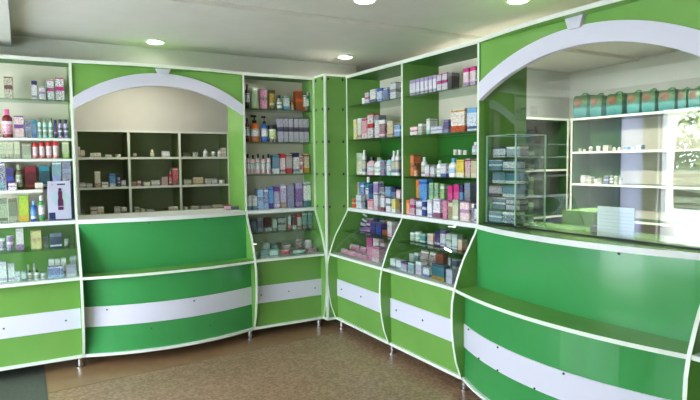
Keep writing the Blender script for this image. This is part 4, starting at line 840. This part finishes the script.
('R',-0.391,0.1,0.866,0.09,0.099,'box','violet,white,pink', 'violet carton, rear of glass shelf, case right of the corner', 0.05, ''),
('R',-0.495,0.1,0.866,0.086,0.107,'box','lilac,navy,white', 'lilac carton, rear of glass shelf, case right of the corner', 0.05, ''),
('R',-0.591,0.1,0.866,0.076,0.099,'box','navy,white,lilac', 'dark navy carton, rear of glass shelf, case right of the corner', 0.05, ''),
('R',-0.68,0.1,0.866,0.073,0.106,'box','orange,white,brown', 'orange carton, rear of glass shelf, case right of the corner', 0.05, ''),
('R',-0.871,0.05,0.672,0.076,0.082,'box','white,skyblue,greyw', 'white carton, rear of bottom, case beside the arched window', 0.05, 'white cartons behind the front row'),
('R',-0.959,0.05,0.672,0.073,0.086,'box','white,skyblue,greyw', 'white carton, rear of bottom, case beside the arched window', 0.05, 'white cartons behind the front row'),
('R',-1.075,0.05,0.672,0.058,0.086,'box','white,skyblue,greyw', 'white carton, rear of bottom, case beside the arched window', 0.05, 'white cartons behind the front row'),
('R',-1.129,0.05,0.672,0.05,0.1,'box','teal,white,paleteal', 'teal and white carton, rear of bottom, case beside the arched window', 0.05, ''),
('R',-1.508,0.05,0.672,0.053,0.117,'box','white,darkred,grey', 'white and dark red carton, rear of bottom, case beside the arched window', 0.05, ''),
('R',-1.571,0.05,0.672,0.051,0.112,'box','greyblue,white,navy', 'grey-blue carton, rear of bottom, case beside the arched window', 0.05, ''),
('R',-0.471,0.05,0.672,0.088,0.141,'box','pink,white,magenta', 'tall pink carton, rear of bottom, case right of the corner', 0.05, ''),
('R',-0.577,0.05,0.672,0.093,0.144,'box','white,pinkw,magenta', 'tall white carton, rear of bottom, case right of the corner', 0.05, ''),
('R',-0.675,0.05,0.672,0.074,0.122,'box','pinkw,pink,white', 'tall pale pink carton, rear of bottom, case right of the corner', 0.05, ''),
('L',-0.679,0.02,0.672,0.063,0.1,'box','white,teal,greyw', 'white and teal carton, rear of bottom of narrow display case', 0.05, ''),
('L',-0.609,0.02,0.672,0.06,0.085,'box','paleteal,white,teal', 'mint carton, rear of bottom of narrow display case', 0.05, ''),
('L',-0.486,0.02,0.672,0.066,0.067,'box','pinkw,red,white', 'pink carton, rear of bottom of narrow display case', 0.05, ''),
('L',-2.497,0.06,0.868,0.036,0.065,'box','sage,white,green', 'pale green carton, rear of glass shelf, far-left display case', 0.05, ''),
('L',-2.345,0.06,0.868,0.032,0.082,'box','greygreen,sage,white', 'grey-green carton, rear of glass shelf, far-left display case', 0.05, ''),
('R',-0.766,2.31,1.535,0.032,0.031,'jar','cream,sage', 'tiny cream jar, upper shelf of shelving under the teal packs', 0.06, ''),
('R',-0.817,2.31,1.535,0.029,0.025,'jar','white,sage', 'tiny white jar, upper shelf of shelving under the teal packs', 0.06, ''),
('R',-0.885,2.31,1.535,0.039,0.067,'pump','white,black', 'white pump bottle with black pump, upper shelf of shelving under the teal packs', 0.06, ''),
('R',-0.971,2.31,1.535,0.044,0.05,'jar','white,white', 'white jar, upper shelf of shelving under the teal packs', 0.06, ''),
('R',-1.065,2.31,1.535,0.057,0.052,'box','cream,white,grey', 'cream carton, upper shelf of shelving under the teal packs', 0.06, ''),
('R',-1.144,2.31,1.535,0.034,0.035,'bottle','cream,white', 'small cream bottle, upper shelf of shelving under the teal packs', 0.06, ''),
('R',-1.199,2.31,1.535,0.03,0.034,'bottle','white,white', 'small white bottle, upper shelf of shelving under the teal packs', 0.06, ''),
('R',-1.268,2.31,1.535,0.045,0.032,'box','skyblue,white,grey', 'pale blue carton, upper shelf of shelving under the teal packs', 0.06, ''),
('R',-1.332,2.31,1.535,0.035,0.034,'bottle','white,skyblue', 'white and blue bottle, upper shelf of shelving under the teal packs', 0.06, ''),
('R',-1.398,2.31,1.535,0.043,0.046,'box','white,greyblue,skyblue', 'white and blue carton, upper shelf of shelving under the teal packs', 0.06, ''),
('R',-0.822,2.31,1.223,0.058,0.078,'box','white,greyw,grey', 'white carton, lower shelf of shelving under the teal packs', 0.06, ''),
('R',-0.884,2.31,1.223,0.054,0.064,'box','cream,white,grey', 'cream carton, lower shelf of shelving under the teal packs', 0.06, ''),
('R',-0.952,2.31,1.223,0.044,0.046,'jar','greyw,white', 'grey-white jar, lower shelf of shelving under the teal packs', 0.06, ''),
('R',-1.006,2.31,1.223,0.051,0.056,'box','sage,white,grey', 'pale green carton, lower shelf of shelving under the teal packs', 0.06, ''),
('R',-1.069,2.31,1.223,0.048,0.076,'box','greyblue,white,navy', 'grey-blue carton, lower shelf of shelving under the teal packs', 0.06, ''),
('R',-1.122,2.31,1.223,0.043,0.11,'bottle','greygreen,black', 'grey-green bottle with dark cap, lower shelf of shelving under the teal packs', 0.06, ''),
('R',-1.175,2.31,1.223,0.037,0.078,'box','greygreen,sage,white', 'green carton, lower shelf of shelving under the teal packs', 0.06, ''),
('R',-1.219,2.31,1.223,0.038,0.065,'jar','white,sage', 'white jar, lower shelf of shelving under the teal packs', 0.06, ''),
('R',-0.751,2.33,1.862,0.176,0.25,'diaper','tealpack,brown', 'teal diaper pack standing in the row, shelf top by the grey wall', 0.16, 'teal diaper packs'),
('R',-0.931,2.33,1.862,0.138,0.23,'diaper','tealpack,brown', 'teal diaper pack standing in the row, shelf top by the grey wall', 0.16, 'teal diaper packs'),
('R',-1.127,2.33,1.862,0.177,0.223,'diaper','tealpack,brown', 'teal diaper pack standing in the row, shelf top by the grey wall', 0.16, 'teal diaper packs'),
('R',-1.319,2.33,1.862,0.137,0.215,'diaper','tealpack,brown', 'teal diaper pack standing in the row, shelf top by the grey wall', 0.16, 'teal diaper packs'),
('R',-1.463,2.33,1.862,0.135,0.212,'diaper','tealpack,brown', 'teal diaper pack standing in the row, shelf top by the grey wall', 0.16, 'teal diaper packs'),
('R',-1.628,2.33,1.862,0.159,0.201,'diaper','tealpack,brown', 'teal diaper pack standing in the row, shelf top by the grey wall', 0.16, 'teal diaper packs'),
('R',-1.76,2.33,1.862,0.079,0.19,'diaper','tealpack,brown', 'teal diaper pack standing in the row, shelf top by the grey wall', 0.16, 'teal diaper packs'),
('R',-1.861,2.33,1.862,0.105,0.186,'diaper','tealpack,brown', 'teal diaper pack standing in the row, shelf top by the grey wall', 0.16, 'teal diaper packs'),
]
for run, c, fr, z, w, h, kind, cols, lab, d, g in ITEMS:
    w = w*.92; jy = 0 if (g or w > .07) else random.uniform(-.006, .006); ja = 0 if w > .07 else random.uniform(-.06, .06)
    key = (kind, round(w, 3), round(h, 2), cols, d) if g else None
    if key and key in made:
        o = copy_thing(made[key])
    else:
        o = make_item(kind, w, h, d, cols)
        if key: made[key] = o
    if run == 'L': o.location = (c, fr+jy, z+.0005); o.rotation_euler = (0, 0, ja)
    else: o.location = (fr+jy, c, z+.0005); o.rotation_euler = (0, 0, ja-math.pi/2)
    if 'group' in o: del o['group']
    tag(o, lab, CAT[kind], g or None)
# three white tubes hooked at the back of the case right of the corner
for k, (y, z, t) in enumerate(((-.30, 1.0, 'top'), (-.29, .955, 'middle'), (-.27, .915, 'bottom'))):
    bm = bmesh.new(); tube(bm, [(.10, y, z), (.07, y-.1, z-.008)], .009, 10)
    r = tag(world_obj('white_tube', bm, flat('white'), None, True), t + ' of three white tubes lying in the case right of the corner', 'tube', 'white tubes at the left of the case')
# ------------------------------------------------------------------ acrylic display tower on the counter, with its packets
tw = empty('display_tower', (.19, -1.99, 1.06), 'clear acrylic display tower behind the glass of the large arch', 'display stand')
X0, X1, Y0, Y1, Z0, Z1 = .06, .31, -2.11, -1.868, 1.06, 1.605
def post(x0, x1, y0, y1, z0, z1, name, m):
    bm = bmesh.new(); box(bm, x0, x1, y0, y1, z0, z1); return world_obj(name, bm, m, tw)
for y in (Y0, Y1): post(X0, X1, y-.003, y+.003, Z0, Z1, 'side_pane', M['acrylic'])
post(X1-.005, X1, Y0+.003, Y1-.003, Z0, Z1, 'back_pane', M['acrylic'])
bm = bmesh.new()
for x in (X0, X1):
    for y in (Y0, Y1): box(bm, x-.004, x+.004, y-.004, y+.004, Z0, Z1+.004)
for y in (Y0, Y1): box(bm, X0, X1, y-.003, y+.003, Z1, Z1+.005)
for x in (X0, X1): box(bm, x-.003, x+.003, Y0, Y1, Z1, Z1+.005)
world_obj('polished_edges', bm, base_mat('acrylic_edge', (190,220,205), .2), tw)
rows = [1.075, 1.155, 1.235, 1.315, 1.395, 1.475]
pc = ['greyblue,white,navy', 'navy,white,greyblue', 'lilacw,navy,brown', 'greyblue,white,teal', 'teal,white,greyblue', 'white,navy,greyblue']
ordn = ['lowest', 'second', 'third', 'fourth', 'fifth', 'topmost']
for i, z in enumerate(rows):
    post(X0+.002, X1-.006, Y0+.004, Y1-.004, z-.005, z-.001, 'tier', M['acrylic'])
    for k in (0, 1):
        yc = -1.93-.119*k
        bm = bmesh.new(); box(bm, -.056, .056, 0, .07, 0, .062+.004*((i+k) % 2))
        o = mesh_obj('blister_carton', bm, printed(pc[(i+k) % 6], k)); o.location = (X0+.012+.03*(i % 2), yc, z); o.rotation_euler = (0, 0, -math.pi/2)
        tag(o, f'{["left","right"][k]} flat printed carton on the {ordn[i]} tier of the acrylic tower', 'carton')
    bm = bmesh.new(); box(bm, 0, .05, 0, .07, 0, .035); o = mesh_obj('blister_carton', bm, printed(['greygreen,white,green','white,greygreen,green'][i % 2])); o.location = (.23, -2.05, z)
    tag(o, f'small greenish carton at the back of the {ordn[i]} tier of the acrylic tower', 'carton')
# white price list leaning behind the glass and its small stand
pl = empty('price_list', (.13, -2.74, 1.06), 'white lined paper sheet standing behind the glass of the large arch', 'sign')
bm = bmesh.new(); box(bm, .10, .104, -2.845, -2.64, 1.06, 1.215)
world_obj('sheet', bm, base_mat('paper', (240,240,246), .6), pl)
bm = bmesh.new()
for k in range(7): box(bm, .0992, .1, -2.835, -2.65, 1.08+.018*k, 1.0815+.018*k)
world_obj('printed_lines', bm, base_mat('grey_print', (200,200,212), .6), pl)
bm = bmesh.new(); box(bm, .105, .16, -2.78, -2.71, 1.0585, 1.068); box(bm, .105, .112, -2.78, -2.71, 1.068, 1.16); world_obj('stand', bm, M['acrylic'], pl)
bm = bmesh.new(); box(bm, .16, .24, -2.63, -2.55, 1.0585, 1.10); bev(bm, .01, 2)
tag(world_obj('card_terminal', bm, M['black'], None, True), 'small black device beside the white sheet', 'device')

# ------------------------------------------------------------------ light, sky and camera
W = bpy.data.worlds.new('sky'); S.world = W; W.use_nodes = True; nt = W.node_tree
bg = nt.nodes['Background']; bg.inputs[0].default_value = (.78, .88, 1, 1); bg.inputs[1].default_value = SKY
sun = bpy.data.lights.new('sun', 'SUN'); sun.energy = SUN; sun.angle = .01; so = bpy.data.objects.new('sun', sun); so.rotation_euler = (math.radians(18), math.radians(58), 0); link(so)
for y0, y1, z0, z1 in ((-4.85, -3.75, .55, 2.1), (-2.5, -.36, .02, 2.03)):
    l = bpy.data.lights.new('daylight_portal', 'AREA'); l.shape = 'RECTANGLE'; l.size = z1-z0; l.size_y = y1-y0; l.cycles.is_portal = True
    o = bpy.data.objects.new('daylight_portal', l); o.location = (WX-.25, (y0+y1)/2, (z0+z1)/2); o.rotation_euler = (0, -math.pi/2, 0); link(o)
cd = bpy.data.cameras.new('camera'); cam = bpy.data.objects.new('camera', cd); link(cam); S.camera = cam
cd.sensor_width = 36; cd.lens = 573.55/700*36; cd.clip_start = .05
pi_, ro, ya = math.radians(-3.7522), math.radians(-.5896), math.radians(29.8305)
fw = Vector((math.sin(ya)*math.cos(pi_), math.cos(ya)*math.cos(pi_), math.sin(pi_))); r = fw.cross(Vector((0, 0, 1))).normalized(); u = r.cross(fw)
r2 = r*math.cos(ro)+u*math.sin(ro); u2 = -r*math.sin(ro)+u*math.cos(ro)
mm = Matrix((r2, u2, -fw)).transposed().to_4x4(); mm.translation = (-2.482, -4.569, 1.4526); cam.matrix_world = mm
S.view_settings.view_transform = 'Standard'; S.view_settings.look = 'None'; S.view_settings.gamma = 1; S.view_settings.exposure = EXPO; S.view_settings.use_curve_mapping = False
S.cycles.max_bounces = 8; S.cycles.transparent_max_bounces = 24; S.cycles.sample_clamp_indirect = 8
